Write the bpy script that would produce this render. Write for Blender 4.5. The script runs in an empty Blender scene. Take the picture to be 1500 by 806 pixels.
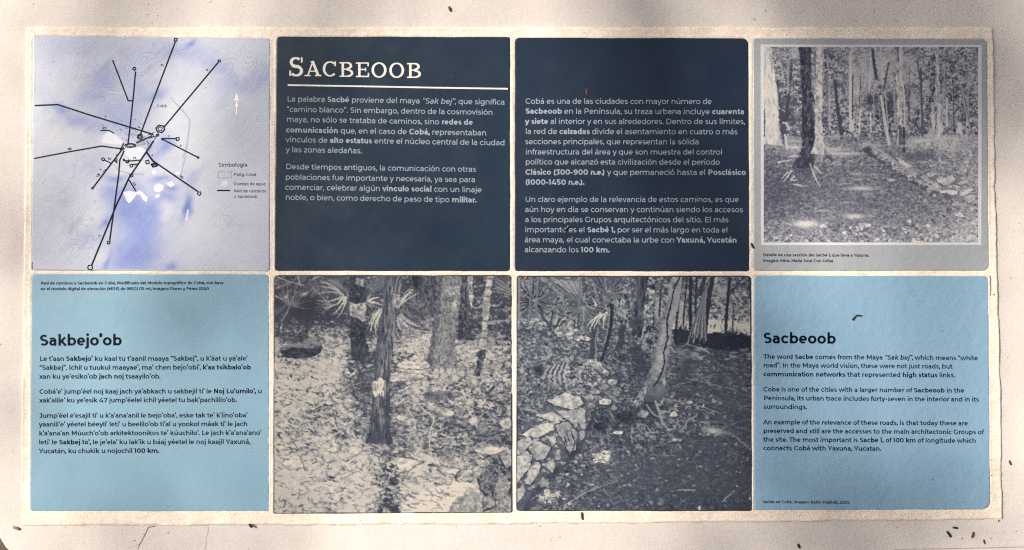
import bpy, bmesh, math, random
import numpy as np
from mathutils import Vector

scene = bpy.context.scene
COL = scene.collection
R = math.radians
rnd = random.Random(7)
MM = 0.001                      # the panel is laid out in millimetres: x to the right, y down
ZS, ZM, ZT = 0.9000, 0.9032, 0.9044   # top of the plinth, of the mortar bed, of the tiles


def W(x, y, z=ZT):
    return ((x - 750) * MM, (403 - y) * MM, z)


# ---------------------------------------------------------------- camera
cam_data = bpy.data.cameras.new('camera')
cam = bpy.data.objects.new('camera', cam_data)
COL.objects.link(cam)
cam.location = (0, 0, ZT + 1.5)
cam_data.lens, cam_data.sensor_width = 36, 36
cam_data.clip_start, cam_data.clip_end = 0.05, 500
scene.camera = cam

# ---------------------------------------------------------------- daylight through a tree: sky and one sun
SUN_EL, SUN_AZ = R(45), R(-68)          # azimuth from +Y towards +X: the sun stands to the left and a little beyond
SUN = Vector((math.sin(SUN_AZ) * math.cos(SUN_EL), math.cos(SUN_AZ) * math.cos(SUN_EL), math.sin(SUN_EL)))
world = bpy.data.worlds.new('World'); scene.world = world
world.use_nodes = True
nt = world.node_tree
sky = nt.nodes.new('ShaderNodeTexSky')
sky.sky_type = 'NISHITA'; sky.sun_disc = False
sky.sun_elevation, sky.sun_rotation = SUN_EL, SUN_AZ
sky.dust_density, sky.ozone_density = 6.0, 0.3
nt.links.new(sky.outputs[0], nt.nodes['Background'].inputs[0])
nt.nodes['Background'].inputs[1].default_value = 0.075
sun_data = bpy.data.lights.new('sun', 'SUN')
sun_data.energy, sun_data.angle, sun_data.color = 4.2, R(0.5), (1.0, 0.93, 0.84)
sun = bpy.data.objects.new('sun', sun_data); COL.objects.link(sun)
sun.rotation_euler = SUN.to_track_quat('Z', 'Y').to_euler()
scene.cycles.filter_width, scene.cycles.use_denoising, scene.cycles.use_adaptive_sampling = 1.2, False, False
scene.cycles.max_bounces, scene.cycles.diffuse_bounces = 4, 2
scene.view_settings.view_transform, scene.view_settings.look = 'Standard', 'None'
scene.view_settings.exposure, scene.view_settings.gamma = 0.5, 1

# ---------------------------------------------------------------- helpers
def tag(o, label=None, cat=None, group=None, kind=None):
    if label: o['label'] = label
    if cat: o['category'] = cat
    if group: o['group'] = group
    if kind: o['kind'] = kind
    return o


def mesh(name, verts, faces, mats, parent=None, smooth=False):
    m = bpy.data.meshes.new(name); m.from_pydata(verts, [], faces); m.update()
    for q in (mats if isinstance(mats, (list, tuple)) else [mats]): m.materials.append(q)
    if smooth: m.polygons.foreach_set('use_smooth', [True] * len(m.polygons))
    o = bpy.data.objects.new(name, m); COL.objects.link(o); o.parent = parent
    return o


def srgb(r, g, b, k=1.0):
    f = lambda c: (c / 12.92 if c <= .04045 else ((c + .055) / 1.055) ** 2.4)
    return np.array([f(r / 255) * k, f(g / 255) * k, f(b / 255) * k])


class Mat:
    """small node-graph builder"""
    def __init__(self, name, rough=.5, spec=.5):
        self.m = bpy.data.materials.new(name); self.m.use_nodes = True; self.t = self.m.node_tree
        self.b = self.t.nodes['Principled BSDF']; self.b.inputs['Roughness'].default_value = rough; self.b.inputs['Specular IOR Level'].default_value = spec
        self.co = self.t.nodes.new('ShaderNodeTexCoord').outputs['Object']
    def node(self, t, **kw):
        n = self.t.nodes.new(t)
        for k, v in kw.items(): setattr(n, k, v)
        return n
    def link(self, a, b): self.t.links.new(a, b)
    def scaled(self, s):
        n = self.node('ShaderNodeMapping'); n.inputs['Scale'].default_value = s; self.link(self.co, n.inputs[0]); return n.outputs[0]
    def noise(self, scale, detail=3, rough=.55, stretch=None, dist=0):
        n = self.node('ShaderNodeTexNoise'); n.inputs['Scale'].default_value = scale; n.inputs['Detail'].default_value = detail; n.inputs['Roughness'].default_value = rough
        n.inputs['Distortion'].default_value = dist; self.link(self.scaled(stretch) if stretch else self.co, n.inputs['Vector']); return n.outputs[0]
    def spots(self, scale, r, stretch=None, rand=1.0):
        """1 in small round spots, 0 elsewhere"""
        n = self.node('ShaderNodeTexVoronoi'); n.inputs['Scale'].default_value = scale; n.inputs['Randomness'].default_value = rand
        self.link(self.scaled(stretch) if stretch else self.co, n.inputs['Vector']); return self.ramp(n.outputs['Distance'], r * .55, r, 1, 0)
    def ramp(self, x, a, b, u=0.0, v=1.0):
        n = self.node('ShaderNodeMapRange'); n.inputs[1].default_value = a; n.inputs[2].default_value = b; n.inputs[3].default_value = u; n.inputs[4].default_value = v
        self.link(x, n.inputs[0]); return n.outputs[0]
    def mul(self, a, b, op='MULTIPLY'):
        n = self.node('ShaderNodeMath', operation=op)
        for i, q in enumerate((a, b)):
            if isinstance(q, (int, float)): n.inputs[i].default_value = q
            else: self.link(q, n.inputs[i])
        return n.outputs[0]
    def mix(self, f, a, b):
        n = self.node('ShaderNodeMix', data_type='RGBA')
        if isinstance(f, (int, float)): n.inputs[0].default_value = f
        else: self.link(f, n.inputs[0])
        for i, q in ((6, a), (7, b)):
            if isinstance(q, (tuple, list, np.ndarray)): n.inputs[i].default_value = (*[float(z) for z in q[:3]], 1)
            else: self.link(q, n.inputs[i])
        return n.outputs[2]
    def color(self, c):
        if isinstance(c, (tuple, list, np.ndarray)): self.b.inputs['Base Color'].default_value = (*[float(z) for z in c[:3]], 1)
        else: self.link(c, self.b.inputs['Base Color'])
        return self
    def rough(self, x): self.link(x, self.b.inputs['Roughness']); return self
    def bump(self, h, dist, strength=1.0):
        n = self.node('ShaderNodeBump'); n.inputs['Distance'].default_value = dist; n.inputs['Strength'].default_value = strength
        self.link(h, n.inputs['Height'])
        if self.b.inputs['Normal'].is_linked: self.link(self.b.inputs['Normal'].links[0].from_socket, n.inputs['Normal'])
        self.link(n.outputs[0], self.b.inputs['Normal']); return self


def glazed(name, base, rough=.36, specks=.8, scuff=.5, peel=.0004, spec=.35):
    """surface of a printed tile: even colour, a slightly rippled gloss, grit and scuffs"""
    q = Mat(name, rough, spec)
    if base is None:
        a = q.node('ShaderNodeAttribute', attribute_name='ink'); c = a.outputs['Color']
    else: c = tuple(base)
    big = q.noise(9, 3); dirt = q.noise(160, 5, .7)
    c = q.mix(q.ramp(big, .35, .75, 0, .03), c, srgb(150, 150, 150, .6))
    c = q.mix(q.mul(q.ramp(dirt, .66, .74, 0, scuff), q.ramp(q.noise(14, 2), .5, .7)), c, srgb(190, 190, 185, .7))
    gate = q.ramp(q.noise(31, 3), .56, .62)
    c = q.mix(q.mul(q.mul(q.spots(80, .085), gate), specks), c, srgb(40, 42, 46))
    c = q.mix(q.mul(q.mul(q.spots(200, .12), q.ramp(q.noise(47, 3), .57, .63)), specks * .6), c, srgb(60, 62, 66))
    q.color(c)
    q.rough(q.ramp(q.noise(22, 4), .3, .7, rough - .06, rough + .12))
    q.bump(q.noise(75, 2, .5), peel, 1.0); q.bump(q.noise(700, 2, .6), .00006, 1.0)
    return q.m


def plain(name, c, rough=.5, var=.25, scale=300, bump=0, spec=.25):
    q = Mat(name, rough, spec); n = q.noise(scale, 4, .65)
    q.color(q.mix(q.ramp(n, .3, .7, 0, 1), np.array(c) * (1 - var), np.array(c) * (1 + var)))
    if bump: q.bump(n, bump)
    return q.m


# ---------------------------------------------------------------- lettering: every glyph is a set of ribbons of even thickness
XH, CAP, ASC, DSC = 525, 700, 742, -194


def arc(cx, cy, rx, ry, a0, a1, n=None):
    n = n or max(5, int(abs(a1 - a0) / 15))
    return [(cx + rx * math.cos(R(a0 + (a1 - a0) * i / n)), cy + ry * math.sin(R(a0 + (a1 - a0) * i / n))) for i in range(n + 1)]


def quad(a, b, c, n=6):
    return [((1 - t) ** 2 * a[0] + 2 * t * (1 - t) * b[0] + t * t * c[0], (1 - t) ** 2 * a[1] + 2 * t * (1 - t) * b[1] + t * t * c[1]) for t in [i / n for i in range(n + 1)]]


def glyph(ch, w):
    """(advance, strokes, dots) of a wide geometric sans letter whose stems are w thick"""
    H = w / 2; o = 9; cy = XH / 2; ry = XH / 2 + o - H; rx = 275 - H; top = XH + o - H; bot = H - o
    full = lambda cx: arc(cx + (9 if cx > 317 else -9 if ch in 'dqg' else 0), cy, rx - (9 if ch != 'o' else 0), ry, 0, 360, 28)
    sl = 82 + H
    g = GL.get(ch)
    acc = {'á': 'a', 'é': 'e', 'í': 'ı', 'ó': 'o', 'ú': 'u', 'ñ': 'n'}
    if ch in acc:
        adv, st, dt = glyph(acc[ch], w); m = adv / 2
        if ch == 'ñ': st = st + [[(m - 120, 610), (m - 70, 660), (m, 635), (m + 70, 612), (m + 120, 665)]]
        else: st = st + [[(m - 20, 605 + w * .12), (m + 72, 735 + w * .12)]]
        return adv, st, dt
    if ch == ' ': return 262, [], []
    if ch == 'o': return 634, [full(317)], []
    if ch == 'b': return 656, [[(sl, 0), (sl, ASC)], full(339)], []
    if ch == 'd': return 656, [[(656 - sl, 0), (656 - sl, ASC)], full(317)], []
    if ch == 'p': return 656, [[(sl, DSC), (sl, XH)], full(339)], []
    if ch == 'q': return 656, [[(656 - sl, DSC), (656 - sl, XH)], full(317)], []
    if ch == 'g': return 660, [[(660 - sl, XH), (660 - sl, 10)] + arc(660 - sl - 232, -5, 232, 200 - H, 0, -140)[1:], full(317)], []
    if ch == 'e': return 598, [[(50 + H, cy - 12), (598 - 44 - H * .6, cy - 12)], arc(42 + 258, cy, 258 - H, ry, -3, 312, 24)], []
    if ch == 'c': return 552, [arc(317, cy, rx, ry, 42, 318, 22)], []
    if ch == 'a':
        s = 566 - 78 - H; ym = 302
        return 566, [[(s, 0), (s, 320)] + arc(s - 180, 322, 180, top - 322, 0, 138)[1:],
                     [(s, ym), (215, ym)] + arc(215, (ym + bot) / 2, 172 - H, (ym - bot) / 2, 90, 270)[1:] + quad((215, bot), (s - 70, bot), (s, 135))[1:]], []
    if ch == 's':
        m = 266
        return 486, [arc(246, (top + m) / 2, 190 - H, (top - m) / 2, 32, 268, 16) + arc(246, (m + bot) / 2, 204 - H, (m - bot) / 2, 88, -148, 16)], []
    if ch == 't': x = 130 + H * .6; return 402, [[(x, 650), (x, 160)] + arc(x + 150, 160, 150, 160 - bot, 180, 292)[1:], [(18, 485), (340, 485)]], []
    if ch == 'f': x = 100 + H; return 330, [[(x, 0), (x, 585)] + arc(x + 145, 585, 145, 166 - H, 180, 68)[1:], [(18, 485), (318, 485)]], []
    if ch == 'r': return 394, [[(sl, 0), (sl, XH)], arc(380, 280, 380 - sl, top - 280, 176, 92, 8)], []
    if ch in 'nhu':
        xr = 654 - 78 - H; mid = (sl + xr) / 2; hx = (xr - sl) / 2
        if ch == 'u': return 650, [[(sl, XH), (sl, 225)] + arc(mid, 225, hx, 225 - bot, 180, 360)[1:], [(xr, 0), (xr, XH)]], []
        return 654, [[(sl, 0), (sl, ASC if ch == 'h' else XH)], arc(mid, 300, hx, top - 300, 180, 0) + [(xr, 0)]], []
    if ch == 'm':
        xr = 1022 - 78 - H; xm = (sl + xr) / 2; q = (xm - sl) / 2
        return 1022, [[(sl, 0), (sl, XH)], arc(sl + q, 300, q, top - 300, 180, 0) + [(xm, 0)], arc(xm + q, 300, q, top - 300, 180, 0) + [(xr, 0)]], []
    if ch == 'ı': return 270, [[(135, 0), (135, XH)]], []
    if ch == 'i': return 270, [[(135, 0), (135, XH)]], [(135, 690, max(54, w * .62))]
    if ch == 'l': return 270, [[(135, 0), (135, ASC)]], []
    if ch == 'j': return 276, [[(141, XH), (141, -60)] + arc(31, -60, 110, 140 - H, 0, -115)[1:]], [(141, 690, max(54, w * .62))]
    if ch == 'k': return 600, [[(sl, 0), (sl, ASC)], [(sl, 165), (500, XH)], [(255, 310), (545, 0)]], []
    if ch == 'v': return 548, [[(55, XH), (274, H * .6), (493, XH)]], []
    if ch == 'w': return 884, [[(55, XH), (245, H * .6), (442, XH - H * .6), (639, H * .6), (829, XH)]], []
    if ch == 'x': return 532, [[(55, XH), (477, 0)], [(55, 0), (477, XH)]], []
    if ch == 'y': return 548, [[(55, XH), (280, 20)], [(493, XH), (262, -30)] + arc(160, -50, 105, 144 - H, -20, -130, 5)[1:]], []
    if ch == 'z': return 506, [[(48, XH - H), (440, XH - H)], [(425, XH - w), (80, w)], [(48, H), (460, H)]], []
    # capitals
    T = CAP; cs = 108 + H
    if ch == 'A': return 736, [[(50, 0), (368, T - H * .6), (686, 0)], [(150, 215), (586, 215)]], []
    if ch == 'B':
        y = 368
        return 752, [[(cs, 0), (cs, T)], [(cs, T - H), (420, T - H)] + arc(420, (T - H + y) / 2, 215 - H, (T - H - y) / 2, 90, -90)[1:] + [(cs, y)],
                     [(420, y)] + arc(450, (y + H) / 2, 240 - H, (y - H) / 2, 90, -90) + [(cs, H)]], []
    if ch == 'C': return 726, [arc(408, 350, 362 - H, 360 - H, 44, 316, 26)], []
    if ch == 'D': return 812, [[(cs, 0), (cs, T)], [(cs, T - H), (395, T - H)] + arc(395, 350, 372 - H, 350 - H, 90, -90)[1:] + [(cs, H)]], []
    if ch in 'EF': return 656 if ch == 'E' else 620, [[(cs, 0), (cs, T)], [(cs, T - H), (590, T - H)], [(cs, 356), (548, 356)]] + ([[(cs, H), (604, H)]] if ch == 'E' else []), []
    if ch == 'G': return 782, [arc(408, 350, 362 - H, 360 - H, 44, 318, 26), [(682 - H, 350), (682 - H, 92)]], []
    if ch == 'I': return 302, [[(151, 0), (151, T)]], []
    if ch == 'J': return 546, [[(430 - H + 30, T - 10), (430 - H + 30, 240)] + arc(255, 240, 205 - H, 250 - H, 0, -140)[1:], [(120, T - H), (460, T - H)]], []
    if ch == 'K': return 716, [[(cs, 0), (cs, T)], [(cs, 190), (610, T)], [(320, 395), (650, 0)]], []
    if ch == 'L': return 586, [[(cs, 0), (cs, T)], [(cs, H), (560, H)]], []
    if ch == 'M': return 956, [[(cs, 0), (cs, T)], [(956 - cs, 0), (956 - cs, T)], [(cs, T - 20), (478, 190), (956 - cs, T - 20)]], []
    if ch == 'N': return 812, [[(cs, 0), (cs, T)], [(812 - cs, 0), (812 - cs, T)], [(cs, T - 20), (812 - cs, 20)]], []
    if ch in 'PR':
        st = [[(cs, 0), (cs, T)], [(cs, T - H), (390, T - H)] + arc(390, 460, 272 - H, 240 - H, 90, -90)[1:] + [(cs, 220 + H)]]
        return 712, st + ([[(430, 240), (610, 0)]] if ch == 'R' else []), []
    if ch == 'S':
        m = 350
        return 624, [arc(312, (T + 10 - H + m) / 2, 245 - H, (T + 10 - H - m) / 2, 34, 266, 18) + arc(312, (m + bot) / 2, 262 - H, (m - bot) / 2, 86, -146, 18)], []
    if ch == 'T': return 588, [[(294, 0), (294, T)], [(16, T - H), (572, T - H)]], []
    if ch == 'U': return 790, [[(cs, T), (cs, 300)] + arc(395, 300, 395 - cs, 310 - H, 180, 360)[1:] + [(790 - cs, T)]], []
    if ch == 'Y': return 650, [[(40, T), (325, 255), (610, T)], [(325, 0), (325, 270)]], []
    if ch == 'W': return 1130, [[(50, T), (290, H), (565, T - H), (840, H), (1080, T)]], []
    # figures
    if ch == '0': return 684, [arc(342, 350, 292 - H, 360 - H, 0, 360, 30)], []
    if ch == '1': return 376, [[(268 - H, 0), (268 - H, T)], [(20, T - H), (268 - H, T - H)]], []
    if ch == '2': return 592, [arc(285, 480, 225 - H, 230 - H, 155, -32, 14) + [(75, H)], [(60, H), (545, H)]], []
    if ch == '3': return 590, [[(60, T - H), (490, T - H), (265, 405)], arc(275, 210, 252 - H, 220 - H, 92, -145, 16)], []
    if ch == '4': return 690, [[(420, T), (70, 190)], [(50, 165), (650, 165)], [(500, 0), (500, 360)]], []
    if ch == '5': return 592, [[(500, T - H), (155, T - H)], [(150, T), (118, 390)], [(110, 400), (290, 400)] + arc(280, 205, 255 - H, 213 - H, 88, -145, 16)], []
    if ch == '6': return 636, [arc(325, 220, 262 - H, 228 - H, 0, 360, 24), arc(370, 330, 325 - H, 378 - H, 62, 200, 14)], []
    if ch == '7': return 618, [[(40, T - H), (560, T - H)], [(545, T - w * .6), (235, 0)], [(40 + H, T), (40 + H, 530)]], []
    if ch == '8': return 664, [arc(332, 520, 225 - H, 188 - H, 0, 360, 24), arc(332, 190, 265 - H, 200 - H, 0, 360, 24)], []
    if ch == '9': return 636, [arc(311, 480, 262 - H, 228 - H, 0, 360, 24), arc(266, 370, 325 - H, 378 - H, 20, -118, 14)], []
    if ch == '.': return 214, [], [(107, w * .62, w * .68)]
    if ch == ',': return 214, [[(118, w * .7), (78, -110)]], [(107, w * .62, w * .68)]
    if ch == ':': return 214, [], [(107, w * .62, w * .68), (107, XH - w * .6, w * .68)]
    if ch == '’': return 224, [[(125, 690), (85, 520)]], [(112, 690, w * .66)]
    if ch == '”': return 390, [[(125, 690), (85, 520)], [(290, 690), (250, 520)]], [(112, 690, w * .6), (278, 690, w * .6)]
    if ch == '“': return 390, [[(130, 710), (95, 545)], [(295, 710), (260, 545)]], [(105, 560, w * .6), (270, 560, w * .6)]
    if ch == '-': return 386, [[(60, 265), (326, 265)]], []
    if ch == '(': return 330, [arc(400, 290, 310 - H, 500 - H, 118, 242, 12)], []
    if ch == ')': return 330, [arc(-70, 290, 310 - H, 500 - H, 62, -62, 12)], []
    if ch == '[': return 330, [[(250, 730), (110 + H, 730), (110 + H, -130), (250, -130)]], []
    return 300, [], []


GL = {}


def ribbon(pts, wid):
    """outline quads of a polyline; wid is a number or one number per point"""
    n = len(pts); wl = [wid] * n if isinstance(wid, (int, float)) else wid
    closed = n > 3 and math.hypot(pts[0][0] - pts[-1][0], pts[0][1] - pts[-1][1]) < 1e-6
    L, Q = [], []
    for i, (x, y) in enumerate(pts):
        a = pts[i - 1] if i else (pts[-2] if closed else None); b = pts[i + 1] if i < n - 1 else (pts[1] if closed else None)
        d = []
        if a: d.append((x - a[0], y - a[1]))
        if b: d.append((b[0] - x, b[1] - y))
        d = [(u / (math.hypot(u, v) or 1), v / (math.hypot(u, v) or 1)) for u, v in d]
        tx = sum(q[0] for q in d); ty = sum(q[1] for q in d); m = math.hypot(tx, ty) or 1; tx, ty = tx / m, ty / m
        k = 1 / max(.45, tx * d[0][0] + ty * d[0][1])
        h = wl[i] / 2 * k
        L.append((x - ty * h, y + tx * h)); Q.append((x + ty * h, y - tx * h))
    return L, Q


class Ink:
    """collects flat lettering and line work lying just above a tile face"""
    def __init__(self, z=ZT + .00022): self.v, self.f, self.z = [], [], z
    def strip(self, pts, wid, k=0):
        L, Q = ribbon(pts, wid); z = self.z + .000012 * k
        for i in range(len(pts) - 1):
            b = len(self.v); self.v += [W(*L[i], z), W(*Q[i], z), W(*Q[i + 1], z), W(*L[i + 1], z)]; self.f.append((b, b + 3, b + 2, b + 1))
    def fill(self, pts, k=0):
        b = len(self.v); self.v += [W(x, y, self.z + .000012 * k) for x, y in pts]
        A = sum(pts[i - 1][0] * pts[i][1] - pts[i][0] * pts[i - 1][1] for i in range(len(pts)))
        self.f.append(tuple(range(b, b + len(pts)))[::-1 if A > 0 else 1])
    def line(self, text, x0, y0, x1, y1, wt=(84, 140), size=None):
        """one line of text from (x0, y0) to (x1, y1) on its baseline; *bold*, _slanted_"""
        bold = ital = False; items = []; x = 0
        for ch in text:
            if ch == '*': bold = not bold; continue
            if ch == '_': ital = not ital; continue
            w = wt[1] if bold else wt[0]; adv, st, dt = glyph(ch, w); adv += (w - 80) * (-.12 if ch != ' ' else 0) - (16 if ch != ' ' else 6)
            items.append((x + (w - 80) * -.06 - 8, st, dt, w, ital, ch)); x += adv
        lead = 64; s = math.hypot(x1 - x0, y1 - y0) / (x - 124); c, sn = (x1 - x0) / math.hypot(x1 - x0, y1 - y0), (y1 - y0) / math.hypot(x1 - x0, y1 - y0)
        sy = size / 1000 if size else s
        def T(p, ox, it):
            u = (ox + p[0] + (.2 * p[1] if it else 0) - lead) * s; v = -p[1] * sy
            return (x0 + u * c - v * sn, y0 + u * sn + v * c)
        for ox, st, dt, w, it, ch in items:
            thin = .0020 if ch in 'aesáé3589' else .0018 if ch in 'SBRg' else .0013
            for k, q in enumerate(st):
                wl = []
                for i in range(len(q)):
                    a, b = q[max(0, i - 1)], q[min(len(q) - 1, i + 1)]
                    if math.hypot(b[0] - a[0], b[1] - a[1]) < 1e-6 or (i in (0, len(q) - 1) and q[0] == q[-1]): a, b = q[1], q[-2]
                    hz = abs(b[0] - a[0]) / (math.hypot(b[0] - a[0], b[1] - a[1]) or 1)
                    wl.append(w * (1 - hz * hz * (w - 60) * thin) * (s + sy) / 2)
                self.strip([T(p, ox, it) for p in q], wl, k)
            for k, (cx, cy, r) in enumerate(dt): self.fill([T((cx + r * math.cos(a), cy + r * math.sin(a)), ox, it) for a in [6.2832 * i / 10 for i in range(10)]], 4)
        return s * 1000
    def build(self, name, mat, parent): return mesh(name, self.v, self.f, mat, parent)


# ---------------------------------------------------------------- printed pictures (painted as tone grids, used as vertex colours of flat prints)
class Paint:
    """A tone grid (0 = ink, 1 = bare cream) over a rectangle given in panel millimetres (y down)."""
    def __init__(self, x0, y0, x1, y1, S=1.6, seed=1):
        self.x0, self.y0, self.x1, self.y1, self.S = x0, y0, x1, y1, S
        self.W = int((x1 - x0) * S); self.H = int((y1 - y0) * S)
        self.X, self.Y = np.meshgrid(x0 + (np.arange(self.W) + .5) * (x1 - x0) / self.W,
                                     y0 + (np.arange(self.H) + .5) * (y1 - y0) / self.H)
        self.t = np.zeros((self.H, self.W)); self.rng = np.random.default_rng(seed)

    def noise(self, sx, sy, oct=2, ang=0, gain=.5):
        X, Y = self.X - self.x0, self.Y - self.y0
        if ang:
            c, s = math.cos(ang), math.sin(ang); X, Y = X * c + Y * s, -X * s + Y * c
        out = 0; amp = 1; tot = 0
        for o in range(oct):
            u = X / sx * 2 ** o; v = Y / sy * 2 ** o
            u = u - u.min(); v = v - v.min()
            g = self.rng.random((int(v.max()) + 3, int(u.max()) + 3))
            i, j = v.astype(int), u.astype(int); fv, fu = v - i, u - j
            fv = fv * fv * (3 - 2 * fv); fu = fu * fu * (3 - 2 * fu)
            out = out + amp * ((g[i, j] * (1 - fu) + g[i, j + 1] * fu) * (1 - fv) + (g[i + 1, j] * (1 - fu) + g[i + 1, j + 1] * fu) * fv)
            tot += amp; amp *= gain
        return np.clip((out / tot - .5) * 1.7 + .5, 0, 1)

    def box(self, xa, ya, xb, yb, m=3):
        kx = self.W / (self.x1 - self.x0); ky = self.H / (self.y1 - self.y0)
        a = max(0, int((xa - m - self.x0) * kx)); b = min(self.W, int((xb + m - self.x0) * kx) + 2)
        c = max(0, int((ya - m - self.y0) * ky)); d = min(self.H, int((yb + m - self.y0) * ky) + 2)
        return slice(c, max(c, d)), slice(a, max(a, b))

    def put(self, sl, m, tone):
        if callable(tone): tone = tone(self.X[sl], self.Y[sl])
        elif isinstance(tone, np.ndarray): tone = tone[sl]
        self.t[sl] = self.t[sl] * (1 - m) + tone * m

    def rough(self, pts, r, n=4):
        if r <= 0: return pts
        out = []
        for k in range(len(pts)):
            (ax, ay), (bx, by) = pts[k], pts[(k + 1) % len(pts)]
            L = math.hypot(bx - ax, by - ay); q = max(1, int(L / n))
            for i in range(q):
                f = i / q; d = self.rng.normal(0, r, 2) if i else (0, 0)
                out.append((ax + (bx - ax) * f + d[0], ay + (by - ay) * f + d[1]))
        return out

    def mask(self, pts, r=0):
        pts = self.rough(pts, r); P = np.array(pts, float)
        sl = self.box(P[:, 0].min(), P[:, 1].min(), P[:, 0].max(), P[:, 1].max(), 1)
        X, Y = self.X[sl], self.Y[sl]; acc = np.zeros(X.shape); h = .25 / self.S
        for dx, dy in ((-h, -h), (h, -h), (-h, h), (h, h)):
            ins = np.zeros(X.shape, bool); x, y = X + dx, Y + dy
            for k in range(len(P)):
                ax, ay = P[k]; bx, by = P[(k + 1) % len(P)]
                if ay == by: continue
                c = ((ay > y) != (by > y)) & (x < (bx - ax) * (y - ay) / (by - ay) + ax)
                ins ^= c
            acc += ins
        return sl, acc / 4

    def poly(self, pts, tone, a=1, r=0):
        sl, m = self.mask(pts, r); self.put(sl, m * a, tone)

    def stroke(self, pts, w0, w1, tone, a=1):
        n = len(pts) - 1
        for k in range(n):
            (ax, ay), (bx, by) = pts[k], pts[k + 1]
            wa = w0 + (w1 - w0) * k / n; wb = w0 + (w1 - w0) * (k + 1) / n; wm = max(wa, wb)
            sl = self.box(min(ax, bx), min(ay, by), max(ax, bx), max(ay, by), wm + 1)
            X, Y = self.X[sl], self.Y[sl]
            if X.size == 0: continue
            dx, dy = bx - ax, by - ay; L2 = dx * dx + dy * dy + 1e-9
            f = np.clip(((X - ax) * dx + (Y - ay) * dy) / L2, 0, 1)
            d = np.hypot(X - ax - f * dx, Y - ay - f * dy) - (wa + (wb - wa) * f) / 2
            self.put(sl, np.clip(.5 - d * self.S, 0, 1) * a, tone)

    def curve(self, p, q, bend, n=7):
        (ax, ay), (bx, by) = p, q; mx, my = (ax + bx) / 2 - (by - ay) * bend, (ay + by) / 2 + (bx - ax) * bend
        return [((1 - t) ** 2 * ax + 2 * t * (1 - t) * mx + t * t * bx, (1 - t) ** 2 * ay + 2 * t * (1 - t) * my + t * t * by)
                for t in np.linspace(0, 1, n)]

    def lumps(self, x, y, rx, ry, n=9, j=.25):
        a0 = self.rng.random() * 6.28
        return [(x + rx * math.cos(a0 + 6.283 * k / n) * (1 + self.rng.normal(0, j)), y + ry * math.sin(a0 + 6.283 * k / n) * (1 + self.rng.normal(0, j)))
                for k in range(n)]

    def leaves(self, n, reg, size, tone, asp=.3, ang=0, spread=.6, a=1, dens=None):
        """n small leaf-shaped marks in the box reg; dens(x, y) is the chance that one is kept."""
        R = self.rng
        for k in range(n):
            x = R.uniform(reg[0], reg[2]); y = R.uniform(reg[1], reg[3])
            if dens is not None and R.random() > dens(x, y): continue
            L = size * R.uniform(.5, 1.6) * (.55 + .6 * (y - self.y0) / (self.y1 - self.y0)); w = L * asp * R.uniform(.6, 1.5)
            th = ang + R.normal(0, spread); c, s = math.cos(th), math.sin(th)
            sl = self.box(x - L, y - L, x + L, y + L, 1); X, Y = self.X[sl] - x, self.Y[sl] - y
            if X.size == 0: continue
            u = (X * c + Y * s) / L; v = (-X * s + Y * c) / w
            b = R.normal(0, .5); d = np.abs(v + b * (u * u - .3)) + u * u - 1
            m = np.clip(.5 - d * w * self.S * .9, 0, 1)
            self.put(sl, m * a * R.uniform(.65, 1), np.clip(tone + R.normal(0, .08), 0, 1))

    def fan(self, c, r, a0, a1, n, tone, w=2.2, bend=.12, jit=.15, a=1):
        for k in range(n):
            th = a0 + (a1 - a0) * (k + .5) / n + self.rng.normal(0, .03); L = r * self.rng.uniform(1 - jit, 1 + jit)
            q = (c[0] + L * math.cos(th), c[1] + L * math.sin(th))
            self.stroke(self.curve(c, q, bend * math.copysign(1, math.cos(th))), w, .3, np.clip(tone + self.rng.normal(0, .1), 0, 1), a)

    def bark(self, sx, sy, lo, hi, k=2.2, ang=0):
        n = self.noise(sx, sy, 3, ang, .65); return np.clip(lo + (hi - lo) * ((n - .5) * k + .5), 0, 1)

    def blot(self, x, y, rx, ry, tone, a=1, ang=0):
        sl = self.box(x - 2.2 * rx - ry, y - 2.2 * ry - rx, x + 2.2 * rx + ry, y + 2.2 * ry + rx); X, Y = self.X[sl] - x, self.Y[sl] - y
        c, s = math.cos(ang), math.sin(ang)
        self.put(sl, a * np.exp(-(((X * c + Y * s) / rx) ** 2 + ((-X * s + Y * c) / ry) ** 2)), tone)

    def rock(self, pts, tone, tex, dark=.1, rim=2.0, grow=1.0):
        cx = sum(p[0] for p in pts) / len(pts); cy = sum(p[1] for p in pts) / len(pts)
        pts = [(cx + (x - cx) * grow, cy + (y - cy) * grow) for x, y in pts]
        g = [(cx + (x - cx) * 1.12 + .6, cy + (y - cy) * 1.12 + rim * .7) for x, y in pts]
        self.poly(g, dark, .85, .7)
        self.poly(pts, np.clip(tone + (tex - .5) * .5, 0, 1), 1, .7)


def warp(p, amp, sc, grain=.05):
    """ragged outlines everywhere, like a photograph blown up and printed"""
    dx = (p.noise(sc, sc, 2) - .5) * 2 * amp * p.S; dy = (p.noise(sc, sc, 2) - .5) * 2 * amp * p.S
    J, I = np.meshgrid(np.arange(p.W), np.arange(p.H))
    u = np.clip(J + dx, 0, p.W - 1.001); v = np.clip(I + dy, 0, p.H - 1.001); j = u.astype(int); i = v.astype(int); a = u - j; b = v - i
    t = p.t; t = (t[i, j] * (1 - a) + t[i, j + 1] * a) * (1 - b) + (t[i + 1, j] * (1 - a) + t[i + 1, j + 1] * a) * b
    p.t = np.clip(t + p.rng.normal(0, grain, t.shape), 0, 1)


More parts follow.
